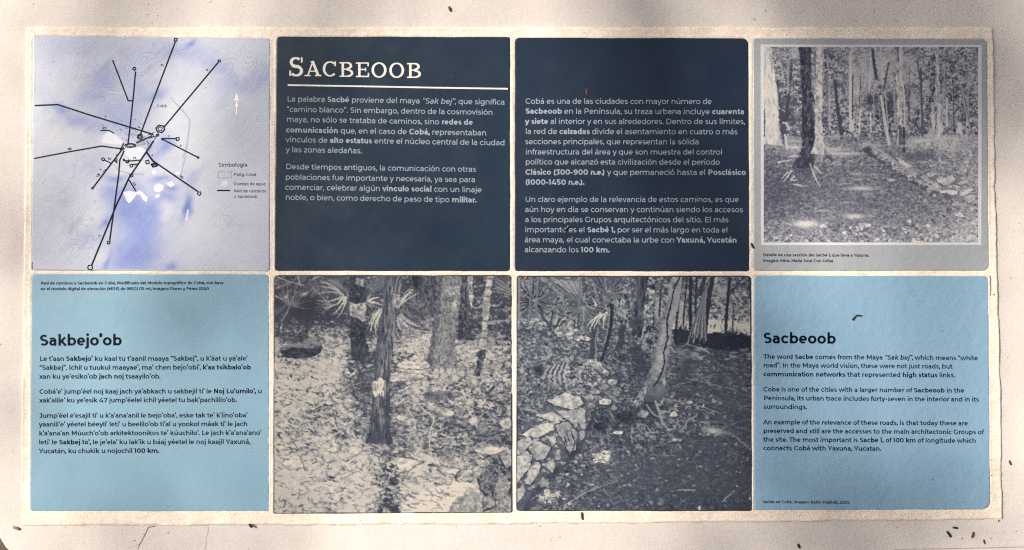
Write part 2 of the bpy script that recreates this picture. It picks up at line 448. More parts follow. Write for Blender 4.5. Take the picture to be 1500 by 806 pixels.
def sprinkle(p, gx, gy, table):
    """bilinear lookup of a coarse table of how light the picture is"""
    T = np.array(table, float)
    def f(x, y):
        u = np.clip(np.interp(x, gx, np.arange(len(gx))), 0, len(gx) - 1.001); v = np.clip(np.interp(y, gy, np.arange(len(gy))), 0, len(gy) - 1.001)
        i = np.asarray(v).astype(int); j = np.asarray(u).astype(int); a = v - i; b = u - j
        return (T[i, j] * (1 - b) + T[i, j + 1] * b) * (1 - a) + (T[i + 1, j] * (1 - b) + T[i + 1, j + 1] * b) * a
    return f


def paint_litter():
    """photo print: forest floor of dry leaves with bare trunks and palm fans"""
    p = Paint(401, 402, 751, 753, seed=5)
    gx = [401, 440, 490, 530, 570, 610, 650, 700, 751]
    gy = [402, 440, 468, 482, 500, 525, 560, 600, 640, 680, 715, 753]
    tb = [[.25, .12, .3, .3, .3, .25, .3, .3, .3],
          [.12, .10, .22, .3, .3, .25, .3, .3, .3],
          [.12, .16, .2, .22, .3, .35, .3, .35, .33],
          [.36, .38, .36, .25, .3, .4, .4, .36, .36],
          [.50, .36, .66, .5, .35, .6, .5, .6, .42],
          [.62, .44, .78, .4, .4, .7, .5, .6, .52],
          [.70, .72, .68, .32, .4, .62, .6, .5, .52],
          [.74, .62, .58, .48, .4, .55, .5, .46, .42],
          [.66, .62, .62, .55, .4, .56, .5, .45, .45],
          [.84, .80, .70, .82, .45, .76, .56, .55, .5],
          [.88, .80, .72, .74, .5, .88, .86, .6, .5],
          [.84, .62, .66, .8, .4, .9, .94, .7, .5]]
    tf = sprinkle(p, gx, gy, tb)
    base = tf(p.X, p.Y); p.t = base.copy()
    n1 = p.noise(7, 3.2, 3, .1, .6); n2 = p.noise(2.6, 1.6, 2, -.2)
    p.t = np.clip(.12 + .82 / (1 + np.exp(-((n1 * .65 + n2 * .35) - (1 - base)) * 13)), 0, 1)
    p.t = p.t * .7 + base * .3
    d = lambda x, y: float(np.clip(1.12 - tf(x, y), .05, 1) ** 1.7); l = lambda x, y: float(np.clip(tf(x, y) * 1.2, 0, 1))
    for k in range(3):
        p.leaves(2000, (401, 470, 751, 753), 3.6, .17, .28, .15, .6, .85, d)
        p.leaves(1700, (401, 470, 751, 753), 3.8, .82, .38, -.1, .7, .85, l)
        p.leaves(1100, (401, 470, 751, 753), 3.6, .5, .34, .2, .8, .75, d)
    big = sprinkle(p, gx, gy, tb)(p.X, p.Y) + (p.noise(26, 13, 3, .15) - .5) * .55
    p.t = p.t + (.86 - p.t) * np.clip((big - .66) * 2.8, 0, .9) * (p.Y > 500)
    p.t = p.t * (1 - np.clip((.5 - big) * 1.3, 0, .55) * (p.Y > 475))
    p.leaves(1500, (401, 500, 751, 753), 3.6, .18, .22, .2, .6, .8, lambda x, y: d(x, y) + .05)
    p.leaves(420, (401, 600, 751, 753), 4.2, .34, .17, .2, .4, .7)
    p.leaves(230, (401, 540, 751, 753), 4.2, .08, .32, .25, .7, .85, d)
    # understorey
    p.leaves(1300, (401, 402, 751, 472), 5, .1, .25, .4, 1.2, .8)
    p.leaves(330, (401, 402, 751, 470), 4, .42, .2, -.5, 1.2, .6, lambda x, y: .9 if x > 590 else .35)
    p.blot(447, 450, 26, 18, .06, .9); p.blot(425, 425, 14, 12, .1, .7)
    p.leaves(160, (401, 402, 470, 435), 7, .5, .12, -.7, .5, .8)
    for a, b, w, t in (((404, 458), (452, 416), 6, .28), ((452, 416), (520, 404), 5, .3), ((404, 405), (445, 418), 2, .7), ((436, 404), (441, 420), 3, .65),
                       ((401, 432), (418, 440), 2, .75), ((413, 470), (428, 440), 3, .42), ((407, 490), (410, 470), 4, .15), ((414, 484), (417, 468), 3, .12),
                       ((401, 471), (520, 474), 1.6, .12), ((405, 422), (430, 412), 2, .55), ((470, 404), (452, 412), 1.5, .7)):
        p.stroke(p.curve(a, b, .06), w, w * .7, t)
    p.fan((424, 446), 30, -2.6, .3, 15, .42, 1.8, .1); p.fan((470, 432), 30, -2.9, -.3, 14, .4, 1.7, .1); p.fan((548, 424), 24, -2.9, -.2, 12, .34, 1.8); p.fan((610, 446), 26, -2.4, .6, 14, .42, 1.8); p.fan((742, 424), 26, -3.4, -1.2, 11, .46, 1.8); p.fan((486, 446), 24, 2.2, 4.2, 9, .5, 1.6)
    p.blot(446, 431, 5, 2.4, .85, 1, -.4); p.blot(419, 435, 4, 2.5, .75, 1, -.3)
    for q, t in (((470, 413), .8), ((468, 420), .75), ((466, 431), .6), ((464, 440), .7), ((475, 452), .8), ((488, 460), .85), ((494, 466), .7), ((503, 452), .8), ((506, 444), .85), ((478, 408), .4), ((490, 408), .35)):
        p.stroke(p.curve((506, 432), q, -.22 if q[1] > 436 else .18), 3.2, .8, t)
    p.blot(492, 420, 13, 6, .72, .8, .5); p.blot(503, 430, 7, 5, .7, .8)
    for k in range(9): p.stroke(p.curve((507, 434), (472 + 4 * k, 409 + k), .1), .9, .4, .15, .8)
    # fan of leaves between the trunks
    for q, t in (((556, 436), .85), ((548, 428), .8), ((560, 448), .8), ((543, 452), .5), ((552, 455), .4)):
        p.stroke(p.curve((538, 444), q, -.25), 4, 1, t)
    for k in range(9):
        p.stroke(p.curve((562, 452 + k * .5), (538 + k * 2.6, 470 + (k % 3) * 6 + k * 1.6), .28), 3.2, .9, .82 if k % 4 else .45)
    for k in range(8):
        p.stroke(p.curve((562, 404 + 2 * k), (537, 406 + 5 * k), .15), 2.2, 1, .34)
    # palm right of the middle trunk
    p.blot(600, 455, 24, 18, .18, .75)
    for q, t, w in (((606, 424), .84, 6), ((614, 429), .8, 3.4), ((601, 421), .6, 3), ((626, 486), .86, 3.5), ((620, 489), .75, 2.5), ((612, 492), .45, 3), ((604, 494), .7, 2.4), ((596, 492), .8, 2), ((590, 500), .65, 2), ((632, 470), .45, 2)):
        p.stroke(p.curve((581, 452 if q[1] < 440 else 462), q, .28 if q[1] > 440 else -.1), w, .7, t)
    p.stroke(p.curve((588, 462), (616, 478), .2), 6, 2, .8, .8)
    p.leaves(120, (585, 440, 640, 490), 7, .5, .14, .5, .8, .8)
    p.stroke(p.curve((577, 500), (632, 487), .05), 1.5, 1, .75)
    for k in range(5): p.stroke(p.curve((620 + k * 2.5, 490), (613 + k * 4, 512), -.2), 1.8, 1, .88)
    # light ground
    p.blot(490, 513, 22, 8, .82, .75); p.blot(405, 513, 5, 8, .75, .7)
    p.leaves(60, (475, 505, 515, 525), 4, .3, .25, .1, .4, .7)
    # trunks
    def trunk(L, R, tex, r=.7):
        p.poly(L + R[::-1], tex, 1, r)
    dk = np.clip(p.bark(3.2, 3.2, .0, .16) + (p.noise(9, 7, 2) > .7) * .08, 0, 1)
    trunk([(512, 402), (512, 440), (514, 500), (514, 527)], [(534, 402), (536, 440), (536, 500), (545, 533)], dk)
    p.poly([(522, 407), (533, 408), (534, 422), (528, 419), (520, 416)], p.bark(3, 3, .35, .65), 1, 1)
    p.poly([(512, 443), (520, 446), (528, 444), (536, 442), (536, 470), (530, 471), (525, 466), (518, 465), (513, 462)], p.bark(4, 4, .45, .72), 1, .8)
    p.leaves(60, (506, 515, 552, 545), 4.5, .12, .3, .2, .8, .9)
    bk = np.clip(p.bark(1.7, 12, .16, .46, 1.9, .08), 0, 1)
    trunk([(640, 402), (639, 440), (634, 480), (628, 515), (623, 537)], [(676, 402), (674, 440), (668, 480), (667, 512), (673, 540)], p.bark(2.2, 2.6, .36, .58))
    p.poly([(640, 402), (639, 440), (634, 480), (628, 515), (623, 537), (633, 538), (638, 500), (645, 450), (648, 402)], .15, .45, 1)
    p.poly([(652, 421), (674, 420), (674, 431), (664, 433), (657, 436), (651, 430)], p.bark(2, 2, .5, .8), .9, 1)
    p.poly([(663, 441), (669, 440), (669, 453), (663, 456)], p.bark(2, 2, .45, .95), .9, 1)
    trunk([(678, 402), (674, 440), (672, 470), (669, 497)], [(686, 402), (686, 440), (688, 470), (694, 500)], p.bark(2.4, 5, .1, .3))
    trunk([(616, 402), (619, 430), (622, 460)], [(634, 402), (634, 440), (636, 465)], p.bark(2, 6, .14, .34))
    trunk([(604, 402), (607, 424)], [(614, 402), (612, 424)], p.t * 0 + .04)
    trunk([(685, 402), (686, 430), (690, 450)], [(693, 402), (693, 430), (693, 450)], p.bark(2, 4, .4, .8))
    th = np.where(p.Y < 512, p.bark(4, 5, .62, .84), p.bark(3, 4, .12, .34))
    trunk([(713, 402), (708, 440), (706, 480), (703, 505), (698, 530), (693, 551)], [(723, 402), (718, 440), (714, 480), (712, 505), (708, 530), (703, 552)], th)
    for y, x in ((408, 718), (421, 716), (434, 714), (447, 713), (470, 710), (484, 709), (495, 708)): p.stroke([(x - 4, y), (x + 4, y + 1)], 2.5, 3, .3, .75)
    p.stroke([(705, 448), (732, 447)], 1.6, 1, .7); p.stroke([(715, 472), (750, 469)], 3.5, 2.5, .6, .8)
    for k in range(7): p.stroke(p.curve((751, 428 + k), (722 + k, 404 + k * 4), .06), 1.8, 1, .32 if k % 2 else .55)
    # dark stone
    p.poly([(411, 510), (425, 503), (460, 498), (471, 502), (472, 515), (462, 522), (440, 525), (412, 524)], p.bark(6, 3, .02, .16), 1, .5)
    p.poly([(411, 510), (425, 503), (460, 498), (471, 502), (470, 508), (455, 511), (430, 509), (412, 514)], p.bark(5, 2.5, .3, .5), 1, .6)
    # stones and twigs in the litter
    tx = p.noise(6, 4, 3)
    for x, y, rx, ry, t in ((487, 657, 12, 7, .8), (478, 653, 7, 5, .7), (481, 717, 18, 6.5, .84), (470, 700, 12, 6, .72), (510, 590, 9, 7, .62), (655, 605, 11, 6, .76), (602, 618, 12, 5, .68), (695, 617, 8, 7, .7), (741, 621, 9, 8, .74), (676, 545, 8, 8, .62), (692, 560, 9, 7, .66),
                            (588, 612, 8, 5, .76), (605, 535, 26, 6, .84), (590, 552, 30, 7, .74), (645, 578, 26, 6, .42), (660, 690, 14, 5, .78), (590, 680, 22, 10, .86), (520, 660, 10, 7, .82), (690, 512, 12, 5, .8), (430, 680, 16, 8, .86), (720, 660, 26, 6, .78), (684, 693, 9, 5, .75)):
        p.rock(p.lumps(x, y, rx, ry, 9, .14), t, tx, .3, .5)
    for q in ([(598, 600), (606, 612), (609, 630)], [(636, 612), (628, 640), (632, 668)], [(616, 596), (634, 610)], [(534, 640), (546, 672)], [(548, 684), (578, 698)], [(452, 604), (470, 596), (492, 592)], [(488, 606), (496, 630)], [(684, 596), (694, 616), (700, 628)]):
        p.stroke(q, 1.5, 1.1, .86 if q[0][0] > 500 else .18)
    trunk([(563, 402), (561, 450), (552, 490), (548, 530), (546, 572), (544, 600), (541, 628), (534, 650)], [(590, 402), (585, 440), (579, 490), (573, 530), (571, 576), (569, 605), (570, 632), (576, 652)], bk, .5)
    p.poly([(563, 402), (561, 450), (552, 490), (548, 530), (546, 572), (544, 600), (541, 628), (534, 650), (543, 650), (549, 600), (556, 520), (566, 450), (569, 402)], .12, .35, .8)
    p.blot(556, 640, 14, 12, .1, .7); p.poly([(570, 576), (573, 560), (571, 600), (575, 650), (566, 652), (562, 600)], .08, .6, .8)
    p.poly([(546, 557), (553, 559), (556, 553), (566, 558), (564, 572), (561, 582), (555, 576), (550, 583), (545, 574)], p.bark(2, 7, .6, 1), .9, .7)
    p.poly([(576, 430), (587, 432), (584, 452), (575, 448)], p.bark(3, 4, .5, .85), .8, 1)
    # wall stones, lower right
    tg = p.bark(3, 3, .38, .74)
    for q, t in (([(700, 700), (722, 676), (738, 684), (736, 702), (716, 726), (704, 716)], .36), ([(735, 692), (749, 706), (742, 734), (726, 732), (724, 716)], .58), ([(722, 736), (748, 724), (751, 753), (716, 753)], .6), ([(706, 730), (720, 722), (726, 740), (708, 748)], .55), ([(730, 664), (751, 656), (751, 680), (742, 686)], .66), ([(744, 684), (751, 680), (751, 700)], .22)):
        p.rock(q, t, p.noise(3, 3, 3), .08, 1.5)
    p.poly([(586, 753), (596, 730), (622, 716), (668, 706), (692, 708), (701, 722), (705, 745), (700, 753)], np.clip(.97 - (p.noise(8, 2, 2) > .82) * .3, 0, 1), 1, .8)
    p.poly([(654, 753), (668, 730), (690, 716), (701, 722), (705, 745), (702, 753)], p.bark(5, 5, .5, .72), .9, 1.2)
    p.leaves(60, (590, 690, 660, 745), 4.5, .35, .2, .3, .4, .7)
    p.leaves(60, (556, 680, 584, 753), 4, .1, .3, .3, .8, .85)
    warp(p, .75, 2.2, .05); p.t = np.clip(.1 + p.t * .8, 0, 1)
    return p


def paint_wall_path():
    """photo print: low dry stone wall beside a dark forest path, cracked tree, palms"""
    p = Paint(756, 403, 1103, 750, seed=11)
    gx = [756, 800, 850, 890, 930, 970, 1010, 1050, 1103]
    gy = [403, 440, 470, 482, 510, 540, 580, 620, 660, 700, 750]
    tb = [[.4, .45, .4, .3, .3, .4, .35, .45, .4],
          [.4, .4, .3, .3, .3, .4, .4, .5, .4],
          [.42, .38, .3, .32, .3, .42, .55, .8, .75],
          [.26, .3, .4, .35, .25, .35, .3, .75, .75],
          [.36, .42, .4, .3, .3, .36, .3, .14, .12],
          [.5, .42, .36, .3, .25, .36, .36, .32, .3],
          [.4, .36, .4, .32, .3, .3, .34, .3, .27],
          [.3, .3, .3, .26, .2, .3, .34, .32, .26],
          [.2, .25, .3, .34, .28, .28, .24, .22, .17],
          [.26, .3, .3, .32, .26, .24, .22, .18, .14],
          [.3, .34, .3, .28, .26, .22, .2, .15, .12]]
    tf = sprinkle(p, gx, gy, tb); base = tf(p.X, p.Y)
    n1 = p.noise(5.5, 3, 3, .1, .65); n2 = p.noise(2.2, 1.5, 2)
    p.t = .1 + .75 / (1 + np.exp(-((n1 * .6 + n2 * .4) - (.93 - base * .9)) * 11)); p.t = p.t * .6 + base * .4
    l = lambda x, y: float(np.clip(tf(x, y) * 1.5, 0, 1)); g = lambda x, y: (1 if y > 478 else 0)
    for k in range(2):
        p.leaves(1800, (756, 478, 1000, 660), 3.4, .16, .3, .2, .7, .9, lambda x, y: 1 if (y - 478) > (x - 860) * .9 - 40 else .3)
        p.leaves(1500, (756, 478, 1000, 660), 3.2, .6, .34, .3, .7, .9, l)
        p.leaves(800, (756, 600, 1103, 750), 2.3, .42, .34, .1, .6, .7, lambda x, y: float(np.clip(tf(x, y) * 2.0, 0, 1)))
        p.leaves(900, (756, 600, 1103, 750), 2.6, .12, .34, .1, .6, .7)
        p.leaves(420, (980, 505, 1103, 650), 5.5, .36, .14, .12, .25, .6, l)
        p.leaves(420, (980, 505, 1103, 650), 5.5, .14, .16, .12, .25, .7)
    p.leaves(170, (756, 650, 1103, 750), 2.2, .84, .45, .1, .5, 1, lambda x, y: .9 if x < 960 else .5)
    p.blot(1040, 700, 110, 60, .22, .5); p.blot(1060, 600, 60, 40, .24, .4); p.blot(930, 710, 60, 50, .24, .4)
    # clearing and foliage, upper right
    p.leaves(500, (950, 403, 1103, 470), 4, .72, .4, .3, 1.2, .85); p.leaves(650, (950, 403, 1103, 470), 4, .12, .35, .3, 1.3, .9)
    p.blot(1060, 428, 9, 10, .75, .7); p.blot(1075, 455, 20, 6, .6, .5)
    p.poly([(984, 476), (1010, 470), (1040, 468), (1075, 472), (1103, 476), (1103, 494), (1075, 488), (1045, 490), (1030, 492), (985, 482)], .84, 1, 1)
    p.poly([(984, 436), (1003, 440), (1004, 474), (984, 476)], .72, .8, 1.5); p.blot(962, 452, 8, 18, .68, .7)
    p.poly([(985, 483), (1030, 490), (1050, 487), (1078, 489), (1103, 494), (1103, 511), (1060, 513), (1018, 505), (990, 505)], .07, 1, 1.5)
    p.leaves(80, (990, 470, 1103, 494), 5, .08, .18, -1.3, .5, .9, lambda x, y: .9 if y > 484 else .25)
    p.fan((1000, 486), 14, -3.0, -.1, 12, .1, 2); p.fan((1076, 489), 10, -3.0, -.1, 9, .14, 1.6)
    for a, b, w, t in (((1000, 404), (990, 482), 3, .08), ((1007, 404), (1001, 478), 2.2, .1), ((1012, 404), (1012, 490), 4.5, .07), ((1021, 404), (1019, 470), 3, .1), ((960, 425), (956, 480), 2, .1), ((969, 420), (966, 462), 2.5, .12),
                       ((1044, 404), (1032, 488), 6.5, .09), ((1069, 408), (1063, 490), 4.2, .08), ((1033, 404), (1026, 430), 6, .14), ((1075, 450), (1073, 486), 2, .2), ((1068, 432), (1090, 404), 1.6, .1), ((1097, 404), (1100, 440), 3, .12)):
        p.stroke(p.curve(a, b, .02), w, w * 1.15, t)
    for k in range(11):
        p.stroke(p.curve((1040 - k * .5, 412 + k), (1008 + k * 2.6, 502 - (k % 3) * 4), .05), 2, 2.6, (.5, .14, .38, .6, .2)[k % 5])
    p.stroke([(1005, 504), (1018, 508), (1038, 516)], 3, 2, .66); p.leaves(40, (995, 510, 1035, 528), 6, .66, .2, .1, .3, .9)
    p.leaves(18, (1060, 505, 1100, 530), 6, .6, .2, .05, .15, .8); p.blot(1012, 510, 8, 5, .06, .8)
    # trunks behind
    p.poly([(931, 403), (930, 450), (926, 492), (932, 500), (940, 492), (943, 450), (951, 403)], p.bark(4, 14, .12, .26), 1, .8)
    p.poly([(952, 403), (946, 440), (941, 480), (936, 520), (932, 556), (944, 556), (952, 520), (956, 470), (962, 403)], p.bark(4, 4, .2, .62), 1, 1)
    p.leaves(90, (926, 490, 966, 552), 4.5, .58, .35, .3, .9, .9); p.leaves(90, (926, 480, 966, 552), 4.5, .07, .3, .3, .9, .9)
    p.poly([(926, 500), (940, 506), (944, 540), (930, 552), (924, 530)], .1, .75, 1.5)
    p.poly([(912, 403), (913, 480), (921, 480), (922, 403)], p.bark(3, 6, .12, .42), 1, .8)
    p.poly([(902, 512), (912, 514), (918, 470), (910, 468)], .12, .9, .8)
    # palms
    p.leaves(260, (758, 404, 925, 474), 5, .62, .45, .3, 1.2, .8)
    p.blot(783, 441, 20, 24, .22, .55)
    p.fan((783, 440), 34, 0, 6.28, 26, .15, 3.4); p.fan((783, 440), 30, .2, 6.0, 9, .6, 1)
    p.poly([(806, 412), (826, 409), (848, 412), (851, 432), (853, 447), (830, 436)], .3, .95, .6)
    p.poly([(808, 411), (826, 410), (848, 412), (850, 428), (840, 432), (822, 418)], .66, .9, .8)
    for k in range(10): p.stroke(p.curve((853, 448), (806 + k * 4.8, 412 - k * .3 + (2 if k < 3 else 0)), .03), 1.4, .8, .16 if k % 2 else .5)
    p.fan((854, 449), 34, -.9, 3.4, 26, .26, 3); p.fan((854, 449), 30, -.3, 3.3, 12, .62, 1)
    p.poly([(864, 403), (902, 403), (904, 424), (892, 440), (876, 424)], .3, .9, 1)
    p.fan((890, 428), 30, -2.6, .4, 22, .27, 3.2); p.fan((890, 428), 26, -2.5, .5, 9, .55, 1); p.fan((888, 452), 20, 0, 6.28, 16, .25, 2.6); p.fan((888, 452), 18, 0, 6.28, 6, .62, 1)
    p.stroke(p.curve((848, 403), (852, 436), -.1), 1.8, 1.2, .6); p.stroke(p.curve((856, 432), (866, 452), .3), 1.5, 1.4, .62)
    p.leaves(40, (756, 403, 930, 470), 6, .62, .14, -.5, .8, .8); p.leaves(40, (756, 403, 930, 470), 6, .14, .16, .6, .9, .8)
    for x in (776, 786, 848): p.stroke([(x + 2, 404), (x - 1, 470)], 2.6, 3.4, .42, .8)
    p.stroke([(760, 404), (759, 480)], 4, 5, .5, .9)
    p.leaves(45, (756, 466, 850, 484), 5, .78, .3, .05, .3, .9); p.leaves(30, (900, 435, 920, 470), 5, .75, .2, 1.4, .3, .9)
    for a, b in (((792, 458), (806, 482)), ((820, 468), (806, 494)), ((826, 470), (812, 492)), ((810, 455), (806, 478)), ((842, 470), (840, 492)), ((848, 460), (846, 482))): p.stroke([a, b], 2.6, 2, .13)
    p.poly([(812, 482), (832, 478), (846, 484), (838, 496), (818, 494)], p.bark(5, 3, .4, .75), .85, 1.5)
    p.stroke([(872, 468), (870, 500), (866, 526)], 9, 8, .17); p.stroke([(876, 480), (872, 500), (874, 520)], 2, 1.4, .5)
    p.stroke(p.curve((896, 448), (881, 528), -.1), 6, 4.6, .08); p.stroke(p.curve((893, 452), (884, 505), -.1), 2, 1, .5)
    for a, b in (((880, 460), (864, 484)), ((884, 460), (870, 482)), ((888, 458), (884, 480)), ((873, 448), (868, 438)), ((878, 462), (860, 478))): p.stroke(p.curve(a, b, .15), 3.2, 1, .84)
    p.rock(p.lumps(847, 495, 7, 4, 8), .72, p.noise(4, 4, 2)); p.rock(p.lumps(859, 496, 7, 3.5, 8), .7, p.noise(4, 4, 2))
    p.blot(910, 527, 14, 9, .06, .9); p.leaves(40, (885, 515, 930, 545), 5, .5, .12, .4, .7, .8); p.stroke(p.curve((897, 522), (924, 532), .3), 1.5, 1.2, .55)
    # mound with fern
    p.poly([(795, 545), (815, 535), (850, 532), (866, 526), (884, 533), (892, 546), (888, 560), (858, 566), (828, 566)], p.bark(4, 3, .22, .72), .9, 1.2)
    p.poly([(860, 530), (868, 526), (884, 532), (891, 548), (880, 546)], p.bark(3, 3, .5, .8), .9, .8)
    p.blot(790, 542, 9, 7, .07, .95)
    for k in range(9): p.stroke(p.curve((806 + k * 3.2, 537 - k * .6), (796 + k * 4.2, 556 + k * 1.2), .22), 2.2, 1.2, .68 if k % 2 == 0 else .2)
    p.leaves(140, (840, 535, 905, 590), 6, .66, .12, .7, .5, .8); p.leaves(120, (840, 535, 905, 590), 6, .12, .14, .7, .5, .8)
    # main tree
    p.blot(1004, 545, 16, 40, .14, .7); p.blot(944, 540, 14, 30, .12, .6)
    L = [(984, 403), (981, 420), (978, 440), (969, 468), (960, 511), (952, 543), (944, 566), (932, 588)]
    R = [(1000, 403), (998, 425), (994, 450), (987, 470), (981, 511), (975, 543), (974, 566), (986, 590)]
    p.poly(L + R[::-1], np.clip(p.bark(7, 7, .42, .58) + (p.noise(9, 9, 2) > .7) * .08, 0, 1), 1, .6)
    p.poly([(1000, 403), (998, 425), (994, 450), (987, 470), (981, 511), (975, 543), (970, 543), (976, 511), (983, 466), (990, 440), (994, 403)], .6, .5, .6)
    p.poly(L[2:] + [(944, 584), (954, 552), (966, 500), (975, 462), (982, 440)], .18, .35, .6)
    p.stroke([(997, 405), (988, 420), (984, 440), (981, 454), (977, 470), (978, 496), (972, 517), (974, 532), (967, 552), (958, 566)], 2.2, 2.6, .06)
    p.blot(966, 524, 5, 4, .72, .9); p.blot(981, 420, 3, 3, .7, .9)
    p.poly([(930, 590), (944, 564), (958, 556), (974, 566), (990, 592), (980, 612), (950, 620), (934, 606)], .1, .35, 2.5); p.blot(958, 592, 18, 15, .08, .6)
    p.poly([(926, 594), (940, 568), (950, 562), (944, 588), (932, 598)], p.bark(2, 5, .3, .7, 2.2, .5), .9, 1)
    for q, w, t in (([(947, 593), (956, 606), (967, 612)], 2, .6), ([(960, 588), (965, 602), (980, 604)], 3, .62), ([(966, 606), (971, 620), (980, 631)], 4.5, .55), ([(992, 614), (998, 634)], 2, .55), ([(975, 582), (1014, 587), (1056, 604)], 2.4, .14), ([(976, 584), (1000, 590), (1030, 596), (1056, 606)], 1.5, .6),
                    ([(1021, 608), (1006, 617), (1004, 628)], 2.6, .58), ([(1074, 638), (1090, 650), (1102, 662)], 2.4, .48), ([(1020, 590), (1060, 588)], 2, .4), ([(985, 566), (1050, 548)], 1, .55), ([(1005, 554), (1080, 572)], 1.2, .5), ([(1040, 545), (1100, 546)], 1.4, .1), ([(1050, 632), (1080, 618), (1102, 614)], 1.4, .42)):
        p.stroke(q, w, w * .7, t)
    p.leaves(170, (965, 578, 1062, 640), 2.8, .62, .45, .2, .8, .95, lambda x, y: 1 - abs(x - 1010) / 70)
    p.leaves(40, (924, 620, 965, 645), 3.5, .6, .3, .8, .6, .9)
    tx = p.noise(4, 3.5, 3)
    for x, y, rx, ry, t in ((942, 607, 8, 6, .56), (987, 607, 5, 4, .8), (1010, 589, 5, 3, .7), (906, 634, 8, 3, .82), (887, 589, 10, 5, .76), (899, 598, 5, 4, .7), (991, 645, 11, 2.5, .6)): p.rock(p.lumps(x, y, rx, ry, 8, .15), t, tx)
    p.blot(1046, 631, 14, 4.5, .92, .9, .15); p.blot(1062, 634, 16, 3, .5, .7, .2)
    p.blot(916, 612, 16, 12, .05, .85); p.blot(878, 624, 14, 16, .05, .85)
    p.leaves(50, (862, 600, 900, 650), 6, .5, .1, 1.1, .4, .8)
    # dry stone wall
    Z = lambda q: [(756 + x / 4.632, 576 + y / 4.632) for x, y in q]
    p.poly(Z([(0, 260), (150, 130), (230, 20), (440, 0), (500, 120), (440, 400), (280, 560), (120, 720), (0, 806)]), .3, .55, 2)
    p.stroke([(870, 604), (862, 628), (846, 660), (815, 690), (790, 715), (772, 748)], 6, 12, .12, .6)
    for k in range(150):
        f = p.rng.random(); x = 760 + 92 * f + p.rng.normal(0, 9); y = 690 - 108 * f + p.rng.normal(0, 20)
        p.rock(p.lumps(x, y, p.rng.uniform(2, 4.5), p.rng.uniform(1.5, 3.2), 7, .18), p.rng.uniform(.45, .7), tx, .14, .7)
    for x, y, rx, ry in ((862, 582, 9, 5), (872, 574, 8, 4), (884, 567, 9, 4.5), (897, 560, 7, 4), (905, 570, 5, 3), (866, 594, 6, 4)): p.rock(p.lumps(x, y, rx, ry, 9, .14), p.rng.uniform(.48, .64), tx, .14, .8)
    for q, t in (([(220, 50), (330, 0), (430, 30), (450, 70), (380, 110), (270, 85)], .66), ([(140, 150), (250, 130), (330, 185), (240, 190)], .7), ([(270, 120), (360, 120), (385, 155), (330, 165)], .64), ([(370, 120), (420, 110), (424, 190), (400, 230), (370, 180)], .56),
                 ([(30, 280), (180, 210), (290, 195), (260, 240), (150, 300)], .72), ([(0, 330), (90, 300), (110, 330), (40, 410), (0, 420)], .6), ([(120, 310), (160, 308), (162, 350), (120, 360)], .64), ([(90, 370), (150, 330), (230, 370), (190, 440), (140, 450)], .62),
                 ([(0, 440), (60, 400), (105, 430), (90, 500), (10, 600), (0, 600)], .7), ([(70, 610), (90, 520), (150, 470), (165, 500), (140, 560), (100, 615)], .66), ([(270, 230), (350, 200), (410, 270), (400, 380), (360, 410), (320, 330)], .5), ([(430, 100), (470, 120), (470, 190), (440, 230), (420, 170)], .6),
                 ([(270, 380), (300, 390), (290, 450), (265, 450)], .56), ([(200, 490), (250, 445), (265, 480), (245, 540)], .64), ([(0, 660), (40, 630), (55, 680), (10, 740), (0, 740)], .66), ([(225, 300), (262, 290), (270, 330), (240, 360)], .66), ([(430, 270), (465, 255), (462, 300), (440, 325)], .5), ([(450, 215), (480, 205), (470, 240), (448, 245)], .55), ([(150, 600), (210, 585), (225, 620), (170, 640)], .5)):
        p.rock(Z(q), t + .03, tx * .7 + .15, .1, .6, 1.1); cx, cy = np.mean(Z(q), 0); p.blot(cx - 1, cy - 2, 5, 3, min(1, t + .14), .6)
    for q in ([(320, 330), (350, 395), (360, 410)], [(370, 250), (400, 330), (380, 400)], [(345, 270), (360, 330)], [(330, 300), (345, 360)]): p.stroke(Z(q), 1.6, 1.4, .1)
    for x, y in ((879, 669), (804, 727)):
        p.blot(x, y, 10, 5, .8, .7); p.leaves(40, (x - 14, y - 8, x + 14, y + 8), 3, .9, .4, .2, .7, .9); p.leaves(20, (x - 14, y - 8, x + 14, y + 8), 2.5, .2, .3, .2, .7, .8)
    for q, w, t in ((Z([(320, 800), (330, 760), (460, 680), (580, 630)]), 1.4, .66), (Z([(580, 630), (690, 600)]), 1.1, .5), (Z([(100, 725), (150, 690)]), 1.2, .6), (Z([(630, 545), (690, 605)]), 1.2, .5), ([(1058, 735), (1066, 727), (1076, 719)], 1.6, .62), ([(994, 718), (1018, 718)], 1.8, .62), ([(1080, 626), (1092, 628)], 1.2, .55)):
        p.stroke(q, w, w * .8, t)
    p.rock(p.lumps(1025, 744, 2.4, 3.5, 7), .88, tx, .1, .5)
    p.t = np.clip(p.t * .93 + .02, 0, 1)
    warp(p, .6, 2, .04)
    return p


